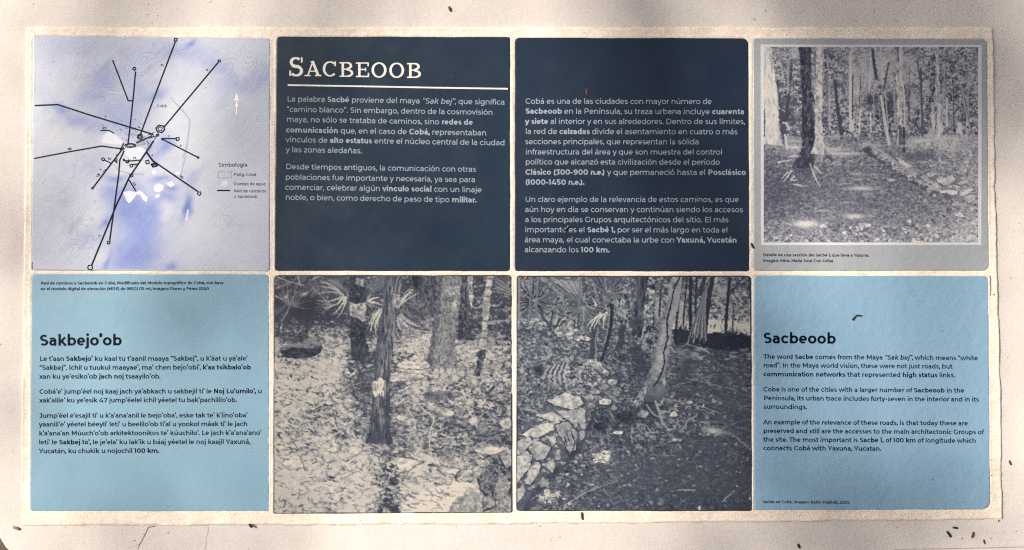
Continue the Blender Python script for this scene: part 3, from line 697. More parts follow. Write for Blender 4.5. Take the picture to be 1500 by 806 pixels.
def paint_sacbe():
    """photo print: pale trunks in a light forest, a path with a low wall running off to the right"""
    p = Paint(1118.4, 68.8, 1433, 355.6, seed=23)
    gx = [1118, 1150, 1190, 1230, 1270, 1310, 1350, 1390, 1433]
    gy = [68, 100, 140, 180, 197, 212, 228, 250, 280, 310, 330, 356]
    tb = [[.6, .5, .5, .4, .5, .5, .55, .42, .5],
          [.45, .42, .4, .42, .55, .62, .55, .42, .5],
          [.3, .36, .34, .4, .55, .5, .46, .45, .5],
          [.2, .2, .25, .35, .45, .38, .42, .45, .5],
          [.25, .3, .3, .42, .34, .36, .4, .55, .55],
          [.3, .5, .5, .4, .3, .4, .7, .68, .6],
          [.22, .32, .4, .5, .3, .3, .28, .45, .55],
          [.18, .2, .24, .3, .3, .26, .36, .44, .5],
          [.18, .2, .26, .32, .34, .32, .28, .4, .55],
          [.2, .24, .3, .34, .36, .36, .36, .4, .55],
          [.34, .36, .36, .36, .36, .4, .44, .55, .66],
          [.5, .46, .46, .46, .5, .46, .55, .6, .7]]
    tf = sprinkle(p, gx, gy, tb); base = tf(p.X, p.Y)
    n1 = p.noise(4, 2.6, 3, .1, .65); n2 = p.noise(1.8, 1.4, 2)
    k = np.where(p.Y < 200, 12, 5)
    p.t = .12 + .78 / (1 + np.exp(-((n1 * .5 + n2 * .5) - (.92 - base * .86)) * k)); p.t = p.t * .7 + base * .3
    p.leaves(3000, (1118, 68, 1433, 198), 3.0, .16, .42, .3, 1.4, .95, lambda x, y: float(1.25 - tf(x, y)))
    p.leaves(2300, (1118, 68, 1433, 198), 2.9, .78, .42, .3, 1.4, .95, lambda x, y: float(tf(x, y) * 1.2))
    p.leaves(1100, (1118, 200, 1433, 356), 2.0, .62, .4, .1, .5, .7, lambda x, y: float(np.clip(tf(x, y) * 1.5 - .25, 0, 1)))
    p.leaves(1500, (1118, 200, 1433, 356), 2.2, .2, .36, .1, .5, .7)
    for x, y, rx, ry in ((1268, 100, 24, 26), (1300, 90, 26, 24), (1330, 95, 16, 22), (1255, 135, 10, 20)): p.blot(x, y, rx, ry, .78, .6)
    p.leaves(120, (1118, 322, 1433, 356), 2.1, .86, .55, .1, .6, 1, lambda x, y: .3 + .7 * (y - 322) / 34)
    p.leaves(210, (1345, 225, 1433, 356), 2.4, .78, .45, .1, .4, .9, lambda x, y: (x - 1335) / 98)
    # palms and thin stems of the background
    for c in ((1276, 147), (1308, 152), (1297, 162)): p.fan(c, 18, 0, 6.28, 22, .16, 2)
    for k in range(90): p.blot(p.rng.uniform(1142, 1433), p.rng.uniform(68, 190), p.rng.uniform(4, 11), p.rng.uniform(3, 8), p.rng.choice([.12, .16, .7, .8]), .42)
    p.blot(1240, 300, 80, 40, .24, .4); p.blot(1150, 275, 40, 30, .16, .4)
    for x in list(range(1228, 1432, 17)) + [1152, 1163, 1215]:
        dx = p.rng.normal(0, 3); y0 = p.rng.uniform(70, 130); y1 = p.rng.uniform(178, 196)
        p.stroke([(x + dx, y0), (x + p.rng.normal(0, 3), y1)], p.rng.uniform(1, 2), p.rng.uniform(1.4, 2.4), p.rng.choice([.16, .22, .62, .7]), .8)
    for a, b, w, t in (((1278, 73), (1284, 115), 4, .16), ((1302, 92), (1295, 130), 2.6, .2), ((1344, 92), (1350, 124), 2, .2), ((1349, 100), (1352, 190), 3, .22), ((1223, 118), (1233, 202), 4.4, .14), ((1291, 142), (1302.5, 211), 4, .82), ((1387, 145), (1387, 186), 2.6, .84), ((1409, 128), (1423, 196), 3.6, .36), ((1409, 128), (1421, 192), 1, .8), ((1246, 84), (1247, 192), 4.2, .82), ((1249.5, 110), (1249, 180), 1.6, .16), ((1250, 68), (1244, 90), 2.4, .8), ((1276, 85), (1274, 130), 3, .76), ((1260, 160), (1259, 195), 2.4, .85), ((1275, 165), (1276, 194), 2, .84), ((1325, 78), (1345, 70), 1.4, .2), ((1155, 140), (1152, 176), 5, .12), ((1160, 95), (1158, 120), 3, .15)):
        p.stroke(p.curve(a, b, .02), w, w * 1.1, t)
    p.poly([(1243, 192), (1245, 176), (1249, 176), (1253, 192)], .8, 1, .7)
    def trunk(L, R, tex, r=.6): p.poly(L + R[::-1], tex, 1, r)
    trunk([(1313, 68), (1312, 110), (1314, 150), (1314, 190)], [(1321, 68), (1322, 110), (1322, 150), (1321, 190)], p.bark(3, 9, .55, .92))
    p.poly([(1313, 68), (1315, 100), (1316, 112), (1318, 68)], .14, .8, .9); p.stroke([(1322, 120), (1325, 150), (1325, 190)], 2.4, 2.6, .8)
    p.stroke([(1318, 186), (1319, 210)], 6, 5, .24); p.stroke([(1324, 188), (1324, 222)], 3.4, 4, .14); p.stroke([(1316, 190), (1315, 212)], 1.6, 2, .75)
    trunk([(1360, 84), (1361, 140), (1362, 196)], [(1369, 78), (1369, 140), (1370, 196)], p.bark(2.4, 4, .12, .5)); trunk([(1364, 150), (1364, 198)], [(1369, 150), (1370, 200)], p.bark(2, 6, .5, .9))
    trunk([(1371, 68), (1371, 120), (1373, 160), (1371, 202)], [(1375, 68), (1376, 120), (1378, 160), (1382, 200)], p.bark(2.4, 8, .62, .95))
    p.poly([(1400, 196), (1403, 178), (1408, 180), (1410, 196)], .82, 1, 1)
    # near trunks
    pale = p.bark(2.2, 10, .68, .98, 1.8)
    trunk([(1118, 68), (1118, 212)], [(1129, 68), (1133, 100), (1138, 130), (1141, 180), (1145, 213)], pale, .7)
    p.poly([(1129, 68), (1133, 100), (1131, 110), (1127, 80)], .3, .5, .8); p.blot(1134, 135, 5, 10, .92, .7); p.stroke([(1120, 160), (1120, 200)], 1.6, 2, .2)
    p.poly([(1138, 112), (1141, 150), (1143, 190), (1148, 214), (1152, 200), (1149, 175), (1144, 140)], .14, .9, 1); p.stroke([(1150, 198), (1153, 216)], 3.2, 4, .78)
    p.stroke(p.curve((1147, 180), (1156, 191), -.5), 2.4, 1.4, .75)
    dark = p.bark(2.4, 5, .0, .2)
    trunk([(1170, 68), (1173, 120), (1175, 180), (1173, 222), (1160, 246)], [(1187, 68), (1189, 120), (1192, 180), (1194, 222), (1192, 246)], dark)
    p.poly([(1181, 130), (1184, 130), (1187, 230), (1180, 235)], p.bark(2, 4, .1, .5), .4, 1)
    cp = np.clip(p.bark(3, 4, .55, .9), 0, 1)
    trunk([(1195, 68), (1194, 120), (1194, 180), (1194, 205), (1188, 226)], [(1206, 68), (1205, 120), (1204, 180), (1206, 205), (1213, 228)], cp)
    p.stroke([(1194, 75), (1194, 120)], 3, 2, .3, .8)
    for q in ([(1200, 210), (1204, 236)], [(1207, 212), (1216, 226), (1224, 243)], [(1212, 224), (1222, 232)], [(1186, 240), (1195, 262), (1201, 274)], [(1193, 244), (1203, 254)], [(1154, 252), (1145, 262)], [(1163, 258), (1159, 264), (1168, 264)], [(1164, 270), (1180, 273)], [(1140, 238), (1160, 234)], [(1160, 250), (1148, 266)]):
        p.stroke(q, 2.2, 1.2, .74)
    p.poly([(1206, 216), (1218, 226), (1222, 238), (1210, 232)], .12, .7, 1); p.poly([(1160, 246), (1176, 220), (1192, 246), (1186, 256), (1166, 256)], .12, .4, 2)
    # light on the ground
    for x, y, rx, ry, t, a in ((1165, 216, 12, 2.4, .86, .9), (1236, 225, 30, 2.2, .84, .9), (1222, 219, 14, 3, .8, .8), (1162, 229, 8, 1.4, .84, .9), (1262, 276, 17, 2.6, .86, .95), (1252, 317, 14, 3.6, .88, .95), (1180, 328, 17, 5, 1.0, .95), (1254, 255, 7, 1.3, .74, .8), (1256, 263, 6, 1, .7, .8), (1236, 269, 6, 1, .7, .8), (1306, 264, 5, 1.7, .88, .95), (1204, 309, 10, 1.4, .7, .8),
                               (1240, 297, 8, 1.4, .66, .7), (1270, 284, 9, 1.4, .62, .7), (1213, 320, 10, 2, .6, .7), (1275, 242, 10, 1, .6, .7), (1350, 206, 22, 3, .86, .8), (1385, 203, 30, 4, .82, .7), (1330, 214, 16, 2, .8, .7), (1283, 213, 14, 1.8, .78, .7), (1340, 237, 26, 1.6, .74, .7), (1280, 256, 12, 1.2, .6, .6), (1160, 206, 14, 1.6, .7, .7), (1225, 200, 14, 1.8, .78, .7)):
        p.blot(x, y, rx, ry, t, a)
    p.poly([(1322, 232), (1345, 222), (1372, 222), (1368, 232), (1340, 238)], .26, .7, 1.2)
    # wall
    W = [(1268, 210), (1285, 222), (1305, 236), (1325, 248), (1345, 260), (1372, 276), (1392, 288)]
    p.stroke([(x - 3, y + 8) for x, y in W[:-1]], 5, 8, .2, .7); p.stroke([(x + 2, y) for x, y in W[:-1]], 7, 10, .62, .8)
    R = p.rng
    for k in range(150):
        f = R.random(); i = int(f * 5); u = f * 5 - i; x = W[i][0] + (W[i + 1][0] - W[i][0]) * u; y = W[i][1] + (W[i + 1][1] - W[i][1]) * u
        o = R.normal(0, 1); p.poly(p.lumps(x + o * 3.6 - 1, y - o * 1 + R.uniform(-3, 7) * (.6 + f), R.uniform(1, 2.4) * (.7 + f), R.uniform(.8, 1.6) * (.7 + f), 6, .2), R.choice([.82, .72, .6, .28]), .9)
    p.fan((1268, 214), 10, 2.6, 5.8, 14, .72, 1.4); p.blot(1272, 221, 5, 7, .1, .8)
    Z = lambda q: [(1270 + x / 4.741, 195 + y / 4.741) for x, y in q]
    tx = p.noise(4, 3, 2)
    p.blot(1390, 289, 14, 4, .2, .8)
    for q, t in (([(405, 285), (470, 265), (500, 295), (430, 310)], .8), ([(470, 320), (540, 310), (600, 288), (625, 325), (600, 345), (540, 370), (482, 348)], .84), ([(600, 345), (700, 320), (720, 345), (640, 365)], .78), ([(485, 395), (560, 392), (645, 398), (632, 432), (500, 418)], .94), ([(632, 440), (650, 408), (740, 376), (752, 392), (690, 430)], .92), ([(430, 225), (485, 215), (490, 232), (435, 240)], .8), ([(590, 490), (615, 485), (622, 505), (598, 508)], .9), ([(550, 160), (610, 140), (625, 170), (570, 180)], .76), ([(665, 195), (710, 175), (715, 210), (680, 215)], .82),
                 ([(185, 165), (210, 165), (300, 215), (330, 240), (300, 250), (220, 215)], .8), ([(400, 640), (430, 625), (450, 655), (415, 665)], .88), ([(480, 700), (510, 710), (490, 740), (450, 690)], .84), ([(590, 560), (650, 545), (690, 590), (630, 585)], .84), ([(300, 760), (320, 720), (375, 755), (370, 765)], .92), ([(580, 720), (605, 705), (612, 730), (590, 740)], .9)):
        p.rock(Z(q), t - .06, tx * .7 + .15, .25, .8, .86)
    Z3 = lambda q: [(1110 + x / 4.741, 195 + y / 4.741) for x, y in q]
    for q in ([(420, 645), (450, 625), (490, 650), (480, 665), (430, 662)], [(690, 620), (740, 612), (800, 630), (790, 660), (740, 650), (720, 690), (690, 640)], [(630, 650), (655, 640), (655, 668), (630, 670)], [(205, 715), (245, 690), (245, 715), (215, 725)], [(700, 700), (730, 695), (725, 715)]): p.rock(Z3(q), .78, tx, .25, .8, .8)
    p.t = np.clip(p.t * .84 + .13, 0, 1)
    warp(p, .5, 2, .04)
    return p


def paint_map():
    """print: pale relief map; returns the painter with tone = how blue, and a second grid for grey lines"""
    p = Paint(47, 51, 396.5, 397.5, seed=31)
    p.t[:] = .16
    w = 6 * (p.noise(26, 26, 3) - .5)
    X0, Y0 = p.X, p.Y; p.X = X0 + w * 1.6; p.Y = Y0 + 8 * (p.noise(22, 30, 3) - .5)
    for x, y, rx, ry, a, s in ((110, 70, 60, 22, 0, .36), (165, 105, 24, 18, .5, .4), (205, 88, 40, 22, -.3, .36), (262, 76, 44, 13, .1, .46), (318, 100, 28, 13, .5, .5), (352, 125, 32, 12, .1, .42), (385, 112, 20, 14, -.5, .42), (150, 118, 18, 20, 0, .56), (130, 142, 24, 18, 0, .5), (92, 158, 16, 8, .3, .66), (116, 178, 20, 12, .2, .74), (140, 190, 22, 10, .3, .66),
                           (165, 168, 26, 22, 0, .52), (192, 178, 22, 24, 0, .55), (205, 140, 20, 26, .2, .46), (232, 138, 20, 7, -.4, .72), (240, 213, 12, 17, .2, .78), (228, 233, 12, 12, 0, .5), (215, 218, 10, 14, 0, .4), (172, 258, 16, 7, 0, .78), (165, 285, 14, 14, .3, .6), (185, 300, 24, 30, 0, .7), (205, 330, 30, 40, 0, .74), (195, 378, 38, 34, 0, .76), (222, 312, 20, 24, 0, .7),
                           (247, 290, 14, 9, -.3, .7), (236, 265, 16, 6, -.2, .7), (250, 276, 14, 5, -.2, .72), (275, 305, 6, 18, .25, .95), (284, 262, 8, 20, .5, .45), (157, 328, 10, 5, -.8, .85), (130, 350, 18, 24, .3, .36), (158, 385, 5, 16, .2, .8), (252, 392, 10, 7, 0, .7), (281, 66, 9, 4, -.4, .72), (150, 215, 20, 20, 0, .3), (100, 325, 8, 14, .5, .32), (140, 246, 20, 14, 0, .3), (345, 180, 14, 30, .1, .24), (300, 225, 30, 22, 0, .12)):
        p.blot(x, y, rx, ry, s, .8, a)
    for x, y, rx, ry, a in ((265, 145, 26, 40, .4), (285, 205, 24, 34, .2), (150, 205, 18, 12, 0), (205, 242, 26, 10, 0), (136, 318, 16, 14, 0), (140, 378, 16, 14, .3), (108, 205, 26, 18, -.5), (90, 200, 24, 12, -.5), (245, 310, 8, 16, .3), (180, 250, 22, 6, 0), (300, 330, 20, 24, 0)):
        p.blot(x, y, rx, ry, .02, .7, a)
    p.X, p.Y = X0, Y0
    p.t = np.clip(p.t + (p.noise(9, 9, 3) - .5) * .05 + (p.noise(30, 3, 2, -.8) - .5) * .05, 0, 1)
    h = p.noise(120, 46, 4, -.75, .4) * 19 + (p.X + p.Y) * .02
    fr = np.abs((h + .5) % 1 - .5); gy, gx = np.gradient(h); gr = np.hypot(gx, gy) + 1e-6
    line = np.clip(1.1 - fr / gr / 1.0, 0, 1)
    m = np.zeros_like(h)
    for x, y, rx, ry, s in ((150, 120, 40, 40, 1), (205, 95, 40, 30, 1), (360, 100, 44, 26, 1.0), (330, 150, 20, 24, .5), (120, 345, 30, 40, 1), (85, 290, 34, 40, .6), (120, 250, 30, 26, .7), (330, 320, 26, 24, .6), (90, 110, 26, 40, .25), (250, 70, 40, 16, .8), (200, 330, 60, 60, .15), (300, 200, 30, 30, .3)):
        m = np.maximum(m, s * np.exp(-((p.X - x) / rx) ** 2 - ((p.Y - y) / ry) ** 2))
    m = np.clip(m * 1.8 - .25, 0, 1) * (.35 + .65 * p.noise(8, 8, 2))
    blue = np.clip((p.t - .1) * 1.35 + .04, 0, 1)
    p.t = line * m * .55
    G = lambda q: [(130 + x / 5.756, 160 + y / 5.756) for x, y in q]
    for q in (G([(740, -40), (785, 0), (855, 90), (845, 200), (830, 330), (795, 480), (780, 560)]), G([(215, 470), (250, 520), (360, 545), (460, 550)]), [(250, 143), (278, 175), (275, 205), (268, 232)]): p.stroke(q, 1.7, 1.7, .34)
    for k in range(46):
        x, y = p.rng.normal(188, 14), p.rng.normal(196, 11); p.stroke([(x, y), (x + p.rng.normal(0, 1.6), y + p.rng.normal(0, 1))], .9, .9, .9)
    for k in range(40):
        x, y = p.rng.uniform(199, 222), p.rng.uniform(198, 220); p.stroke([(x, y), (x + p.rng.normal(0, 2.5), y + p.rng.normal(0, 2.5))], .8, .8, .8)
    for x, y in ((196, 244), (300, 130), (112, 80), (72, 110), (76, 92), (138, 296), (133, 322), (270, 318), (62, 268), (104, 262)): p.stroke([(x, y), (x + 3, y - 2)], .9, .9, .6)
    grey = p.t.copy(); p.t = np.zeros_like(blue)
    for q in ([(120, 225), (165, 185), (215, 205), (285, 275), (270, 300), (190, 295), (112, 280)], [(305, 345), (370, 325), (440, 320), (480, 350), (430, 420), (360, 420), (300, 380)], [(288, 700), (345, 688), (400, 702), (430, 684), (452, 700), (497, 745), (490, 780), (462, 770), (432, 722), (402, 718), (370, 765), (342, 796), (315, 770)],
              [(552, 650), (590, 625), (632, 645), (627, 680), (592, 702), (552, 690)], [(650, 630), (700, 605), (726, 640), (690, 660)], [(560, 725), (590, 712), (605, 735), (565, 755)], [(530, 520), (560, 515), (572, 545), (540, 550)], [(735, 530), (765, 525), (770, 545), (740, 550)]):
        p.poly(G(q), 1, 1, .25)
    for q in ([(325, 264), (329, 266), (331, 263), (333, 267), (335, 270), (331, 271), (330, 274), (326, 273), (323, 271), (326, 268)], [(271, 322), (275, 306), (277, 308), (274, 324)]): p.poly(q, .9, 1, .2)
    white = p.t.copy()
    return p, blue, grey, white

# ---------------------------------------------------------------- ground, plinth and mortar bed
def soil():
    q = Mat('soil', .95); n = q.noise(2.2, 6, .7); f = q.noise(45, 4, .7)
    q.color(q.mix(q.ramp(f, .35, .7), q.mix(q.ramp(n, .35, .65), (.11, .085, .06), (.17, .14, .10)), (.07, .055, .04)))
    q.bump(f, .02); return q.m


tag(mesh('ground', [(-60, -60, 0), (60, -60, 0), (60, 60, 0), (-60, 60, 0)], [(0, 1, 2, 3)], soil()), kind='structure')


def cement():
    q = Mat('cement', .82, .3)
    big = q.noise(5.5, 4, .5); mid = q.noise(28, 5, .6); fine = q.noise(420, 4, .7)
    c = q.mix(q.ramp(big, .38, .66), (.53, .483, .445), (.605, .555, .50))
    c = q.mix(q.ramp(mid, .4, .72, 0, .35), c, (.50, .455, .415))
    c = q.mix(q.ramp(q.noise(210, 5, .75), .52, .72, 0, .4), c, (.68, .63, .56))
    c = q.mix(q.mul(q.mul(q.spots(70, .10), q.ramp(q.noise(16, 2), .5, .58)), .65), c, (.10, .075, .055))
    c = q.mix(q.mul(q.mul(q.spots(150, .11), q.ramp(q.noise(24, 2), .5, .6)), .5), c, (.24, .19, .15))
    c = q.mix(q.mul(q.mul(q.spots(48, .10), q.ramp(q.noise(11, 2), .52, .6)), .7), c, (.76, .72, .65))
    c = q.mix(q.mul(q.ramp(q.noise(60, 3, .6, (1, 14, 1)), .6, .74, 0, .2), q.ramp(q.noise(7, 2), .48, .62)), c, (.44, .40, .36))
    c = q.mix(q.mul(q.spots(30, .10, (1, 2.2, 1)), q.ramp(q.noise(6, 3), .5, .6, 0, .35)), c, (.42, .37, .33))
    q.color(c); q.bump(mid, .0011, .6); q.bump(fine, .00022); q.bump(q.noise(90, 5, .7), .0005); q.bump(q.noise(30, 4, .6, (.25, 3, 1)), .0010, .6)
    return q.m


def mortar():
    q = Mat('mortar', .9, .25)
    a = q.noise(34, 4, .6); s1 = q.noise(95, 5, .7, (1, 3.2, 1)); s2 = q.noise(95, 5, .7, (3.2, 1, 1)); f = q.noise(520, 4, .7)
    c = q.mix(q.ramp(a, .38, .64), (.68, .59, .475), (.76, .68, .57))
    c = q.mix(q.ramp(s1, .54, .72, 0, .5), c, (.50, .40, .29)); c = q.mix(q.ramp(s2, .56, .74, 0, .4), c, (.52, .42, .31))
    c = q.mix(q.ramp(f, .5, .72, 0, .35), c, (.84, .78, .68))
    c = q.mix(q.mul(q.mul(q.spots(120, .13, (1, 1.5, 1)), q.ramp(q.noise(26, 3), .5, .58)), .9), c, (.13, .095, .07))
    c = q.mix(q.mul(q.mul(q.spots(260, .17), q.ramp(q.noise(40, 3), .5, .6)), .6), c, (.26, .19, .13))
    q.color(c); q.bump(s1, .0009, .8); q.bump(f, .0003); q.bump(q.noise(160, 5, .7), .0007)
    return q.m


def ring_mesh(outline, rings, name, mat, parent=None, cap_bottom=True):
    """a solid from one outline (x, y in mm, clockwise as seen): rings = [(inset, z), ...] from the bottom up"""
    n = len(outline); V = []; F = []
    P = np.array(outline, float); A = np.roll(P, 1, 0); B = np.roll(P, -1, 0)
    t = (B - A); t /= np.maximum(np.hypot(t[:, 0], t[:, 1])[:, None], 1e-9); nrm = np.stack([-t[:, 1], t[:, 0]], 1)
    if sum(A[i][0] * P[i][1] - P[i][0] * A[i][1] for i in range(n)) < 0: nrm = -nrm
    for ins, z in rings: V += [W(x, y, z) for x, y in (P + nrm * ins)]
    for k in range(len(rings) - 1):
        for i in range(n):
            j = (i + 1) % n; F.append((k * n + i, k * n + j, (k + 1) * n + j, (k + 1) * n + i))
    F.append(tuple(range((len(rings) - 1) * n, len(rings) * n)))
    if cap_bottom: F.append(tuple(range(n))[::-1])
    m = mesh(name, V, F, mat, parent)
    bm = bmesh.new(); bm.from_mesh(m.data); bmesh.ops.recalc_face_normals(bm, faces=bm.faces); bm.to_mesh(m.data); bm.free()
    return m


def subdivide(pts, step, jit, rr, soft=0):
    out = []
    for i in range(len(pts)):
        (ax, ay), (bx, by) = pts[i], pts[(i + 1) % len(pts)]; q = max(1, int(math.hypot(bx - ax, by - ay) / step))
        ph = [rr.uniform(0, 6.28) for _ in range(5)]
        for k in range(q):
            f = k / q; x, y = ax + (bx - ax) * f, ay + (by - ay) * f
            tx, ty = (bx - ax), (by - ay); L = math.hypot(tx, ty); s = f * L
            d = jit * (math.sin(s / 37 + ph[0]) + .7 * math.sin(s / 13 + ph[1]) + .5 * math.sin(s / 5.1 + ph[2]) + rr.gauss(0, .35)) * (1 if k else .3)
            out.append((x - ty / L * d, y + tx / L * d))
    return out


plinth_out = subdivide([(-16, -40), (1532, -40), (1532, 832), (900, 832), (30, 832), (12, 811), (5, 805), (0, 797), (-5, 788), (-11, 776), (-16, 760)], 24, .25, random.Random(3))
plinth = ring_mesh(plinth_out, [(8, 0), (8, ZS - .09), (0, ZS - .08), (0, ZS - .006), (1.2, ZS - .0022), (4.5, ZS)], 'cement_plinth', cement())
tag(plinth, 'pale smooth cement plinth under the whole tiled panel', 'plinth')

QUADS = dict(a=[(48, 51.5), (396, 56), (395, 398), (46, 396)], b=[(405, 53.5), (747, 54), (747, 397.5), (402, 397)], c=[(754, 55), (1096, 56), (1098, 398), (754, 397.5)], d=[(1103, 56), (1446, 57), (1448.5, 396.5), (1104, 397)],
             e=[(46, 401.5), (394, 402), (394, 749), (44, 749)], f=[(401, 403), (749.5, 403), (750.5, 751.5), (400, 753)], g=[(757, 404), (1100.5, 404), (1102, 749), (756, 749)], h=[(1105, 403.5), (1447.5, 404.5), (1450.5, 746.5), (1105, 748)])
RAD = dict(a=(2, 6, 7, 5), b=(6, 3, 5, 5), c=(8, 9, 5, 5), d=(5, 7, 9, 5), e=(7, 8, 4, 4), f=(8, 5, 4, 4), g=(4, 6, 4, 6), h=(5, 6, 14, 4))


def rounded(q, rad, inset=0, steps=6):
    cx = sum(p[0] for p in q) / 4; cy = sum(p[1] for p in q) / 4
    q = [(x + (inset if x < cx else -inset), y + (inset if y < cy else -inset)) for x, y in q]
    out = []
    for i in range(4):
        p = np.array(q[i]); a = np.array(q[i - 1]) - p; b = np.array(q[(i + 1) % 4]) - p; r = max(rad[i] - inset * .5, .8)
        pa = p + a / np.hypot(*a) * r; pb = p + b / np.hypot(*b) * r
        for k in range(steps + 1):
            t = k / steps; out.append(tuple((1 - t) ** 2 * pa + 2 * t * (1 - t) * (p * .92 + (pa + pb) / 2 * .08) + t * t * pb))
    return out


def inside(poly, X, Y):
    P = np.array(poly); r = np.zeros(X.shape, bool)
    for k in range(len(P)):
        ax, ay = P[k]; bx, by = P[(k + 1) % len(P)]
        if ay == by: continue
        r ^= ((ay > Y) != (by > Y)) & (X < (bx - ax) * (Y - ay) / (by - ay) + ax)
    return r


def edge_dist(poly, X, Y):
    d = np.full(X.shape, 1e9); P = np.array(poly)
    for k in range(len(P)):
        ax, ay = P[k]; bx, by = P[(k + 1) % len(P)]; dx, dy = bx - ax, by - ay
        f = np.clip(((X - ax) * dx + (Y - ay) * dy) / (dx * dx + dy * dy + 1e-9), 0, 1); d = np.minimum(d, np.hypot(X - ax - f * dx, Y - ay - f * dy))
    return d


def build_mortar():
    st = 2.0; x0, y0, x1, y1 = 30, 34, 1480, 774
    nx, ny = int((x1 - x0) / st) + 1, int((y1 - y0) / st) + 1
    X, Y = np.meshgrid(np.linspace(x0, x1, nx), np.linspace(y0, y1, ny))
    pt = Paint(x0, y0, x1, y1, .5, 77); pt.X, pt.Y, pt.H, pt.W = X, Y, ny, nx
    rough = pt.noise(9, 9, 3, 0, .6); wob = pt.noise(40, 40, 3) ; streak = pt.noise(16, 4, 2)
    outer = [(36.5, 39), (1451, 39), (1457, 40), (1460, 300), (1466, 500), (1470.5, 762), (900, 768), (300, 771), (30.5, 771.5), (27.5, 765), (33, 400)]
    outer = subdivide(outer, 6, .45, random.Random(12))
    d = edge_dist(outer, X, Y) * np.where(inside(outer, X, Y), 1, -1)
    fall = np.clip((d + .6) / 2.4, 0, 1); fall = fall * fall * (3 - 2 * fall)
    z = ZS - .0012 + fall * (ZM - ZS + .0012)
    z += fall * ((rough - .5) * .0005 + (wob - .5) * .0008 + (streak - .5) * .0004)
    lip = np.exp(-((d - 2.4) / 1.6) ** 2) * (pt.noise(60, 60, 2) - .35) * .0016; z += np.clip(lip, 0, 1)
    keep = d > -2.4
    for q in QUADS.values():
        o = rounded(q, (5, 5, 5, 5)); ins = inside(o, X, Y); e = edge_dist(o, X, Y)
        z = np.where(~ins & (e < 3), z + (.0009 - .0003 * e) * (.6 + .8 * rough), z)
        keep &= ~(ins & (e > 3.2))
        z = np.where(ins, ZT - .0021, z)
    idx = -np.ones(X.shape, int); cell = keep[:-1, :-1] & keep[1:, :-1] & keep[:-1, 1:] & keep[1:, 1:]
    use = np.zeros(X.shape, bool); use[:-1, :-1] |= cell; use[1:, :-1] |= cell; use[:-1, 1:] |= cell; use[1:, 1:] |= cell
    idx[use] = np.arange(use.sum())
    V = np.stack([(X[use] - 750) * MM, (403 - Y[use]) * MM, z[use]], 1)
    i, j = np.nonzero(cell); F = np.stack([idx[i, j], idx[i + 1, j], idx[i + 1, j + 1], idx[i, j + 1]], 1)
    return mesh('mortar_bed', V.tolist(), F.tolist(), mortar(), plinth, True)


build_mortar()


def flat_line(name, pts, w0, w1, mat, parent, z, lift=.0003):
    k = Ink(z + lift); n = len(pts); k.strip(pts, [w0 + (w1 - w0) * i / (n - 1) for i in range(n)]); return k.build(name, mat, parent)


crack_mat = plain('crack_dark', (.16, .125, .10), .95, .4, 500)
flat_line('crack', [(200, 806), (203, 799), (206, 794), (209, 788), (211, 784), (213, 780), (215, 775), (217, 773.4), (222, 772.6), (226, 771.8)], .8, 1.5, crack_mat, plinth, ZS)
flat_line('crack', [(211, 784), (208.4, 783), (206.6, 783.4)], .7, .3, crack_mat, plinth, ZS)
flat_line('crack', [(204.2, 797), (201, 799.5), (196, 800.5)], .6, .3, crack_mat, plinth, ZS)
flat_line('crack', [(299, 806), (300.5, 798), (300, 790), (303, 782), (304, 773)], .5, .6, plain('crack_faint', (.36, .31, .27), .95), plinth, ZS)
flat_line('crack', [(1449.5, 404), (1451, 408), (1450.6, 416), (1451.4, 422), (1450.6, 428), (1450.9, 433)], 1.6, .7, crack_mat, plinth, ZM, .0012)
flat_line('crack', [(1310, 806.6), (1345, 805.6), (1400, 804.8), (1440, 804), (1470, 803.2), (1506, 802.4)], .7, 1.3, plain('edge_line', (.30, .255, .22), .95), plinth, ZS)  # no crack: added dark line standing in for the plinth's bevelled front edge
flat_line('crack', [(47.4, 384), (47, 388), (47.3, 392), (46.8, 396)], 1.4, 1.2, plain('rust_stain', (.14, .06, .04), .9), plinth, ZM, .0012)

# ---------------------------------------------------------------- the eight printed tiles
INK = {}
NAVY = srgb(40, 60, 80, .55)


def tile(key, name, label, cat, base, rough=.24, **kw):
    o = subdivide_tile(key)
    t = ring_mesh(o, [(0, ZS + .0004), (0, ZT - .0011), (.3, ZT - .0004), (.8, ZT - .0001), (1.5, ZT)], name, glazed(name + '_glaze', base, rough, **kw))
    tag(t, label, cat, 'printed tiles set in the mortar bed'); return t


def subdivide_tile(key):
    o = rounded(QUADS[key], RAD[key]); rr = random.Random(key); out = []
    for i in range(len(o)):
        (ax, ay), (bx, by) = o[i], o[(i + 1) % len(o)]; L = math.hypot(bx - ax, by - ay); q = max(1, int(L / 9))
        ph = rr.uniform(0, 6), rr.uniform(0, 6)
        for k in range(q):
            f = k / q; d = (.28 * math.sin(f * L / 30 + ph[0]) + .2 * math.sin(f * L / 11 + ph[1]) + rr.gauss(0, .08)) * math.sin(math.pi * f)
            out.append((ax + (bx - ax) * f - (by - ay) / L * d, ay + (by - ay) * f + (bx - ax) / L * d))
    return out


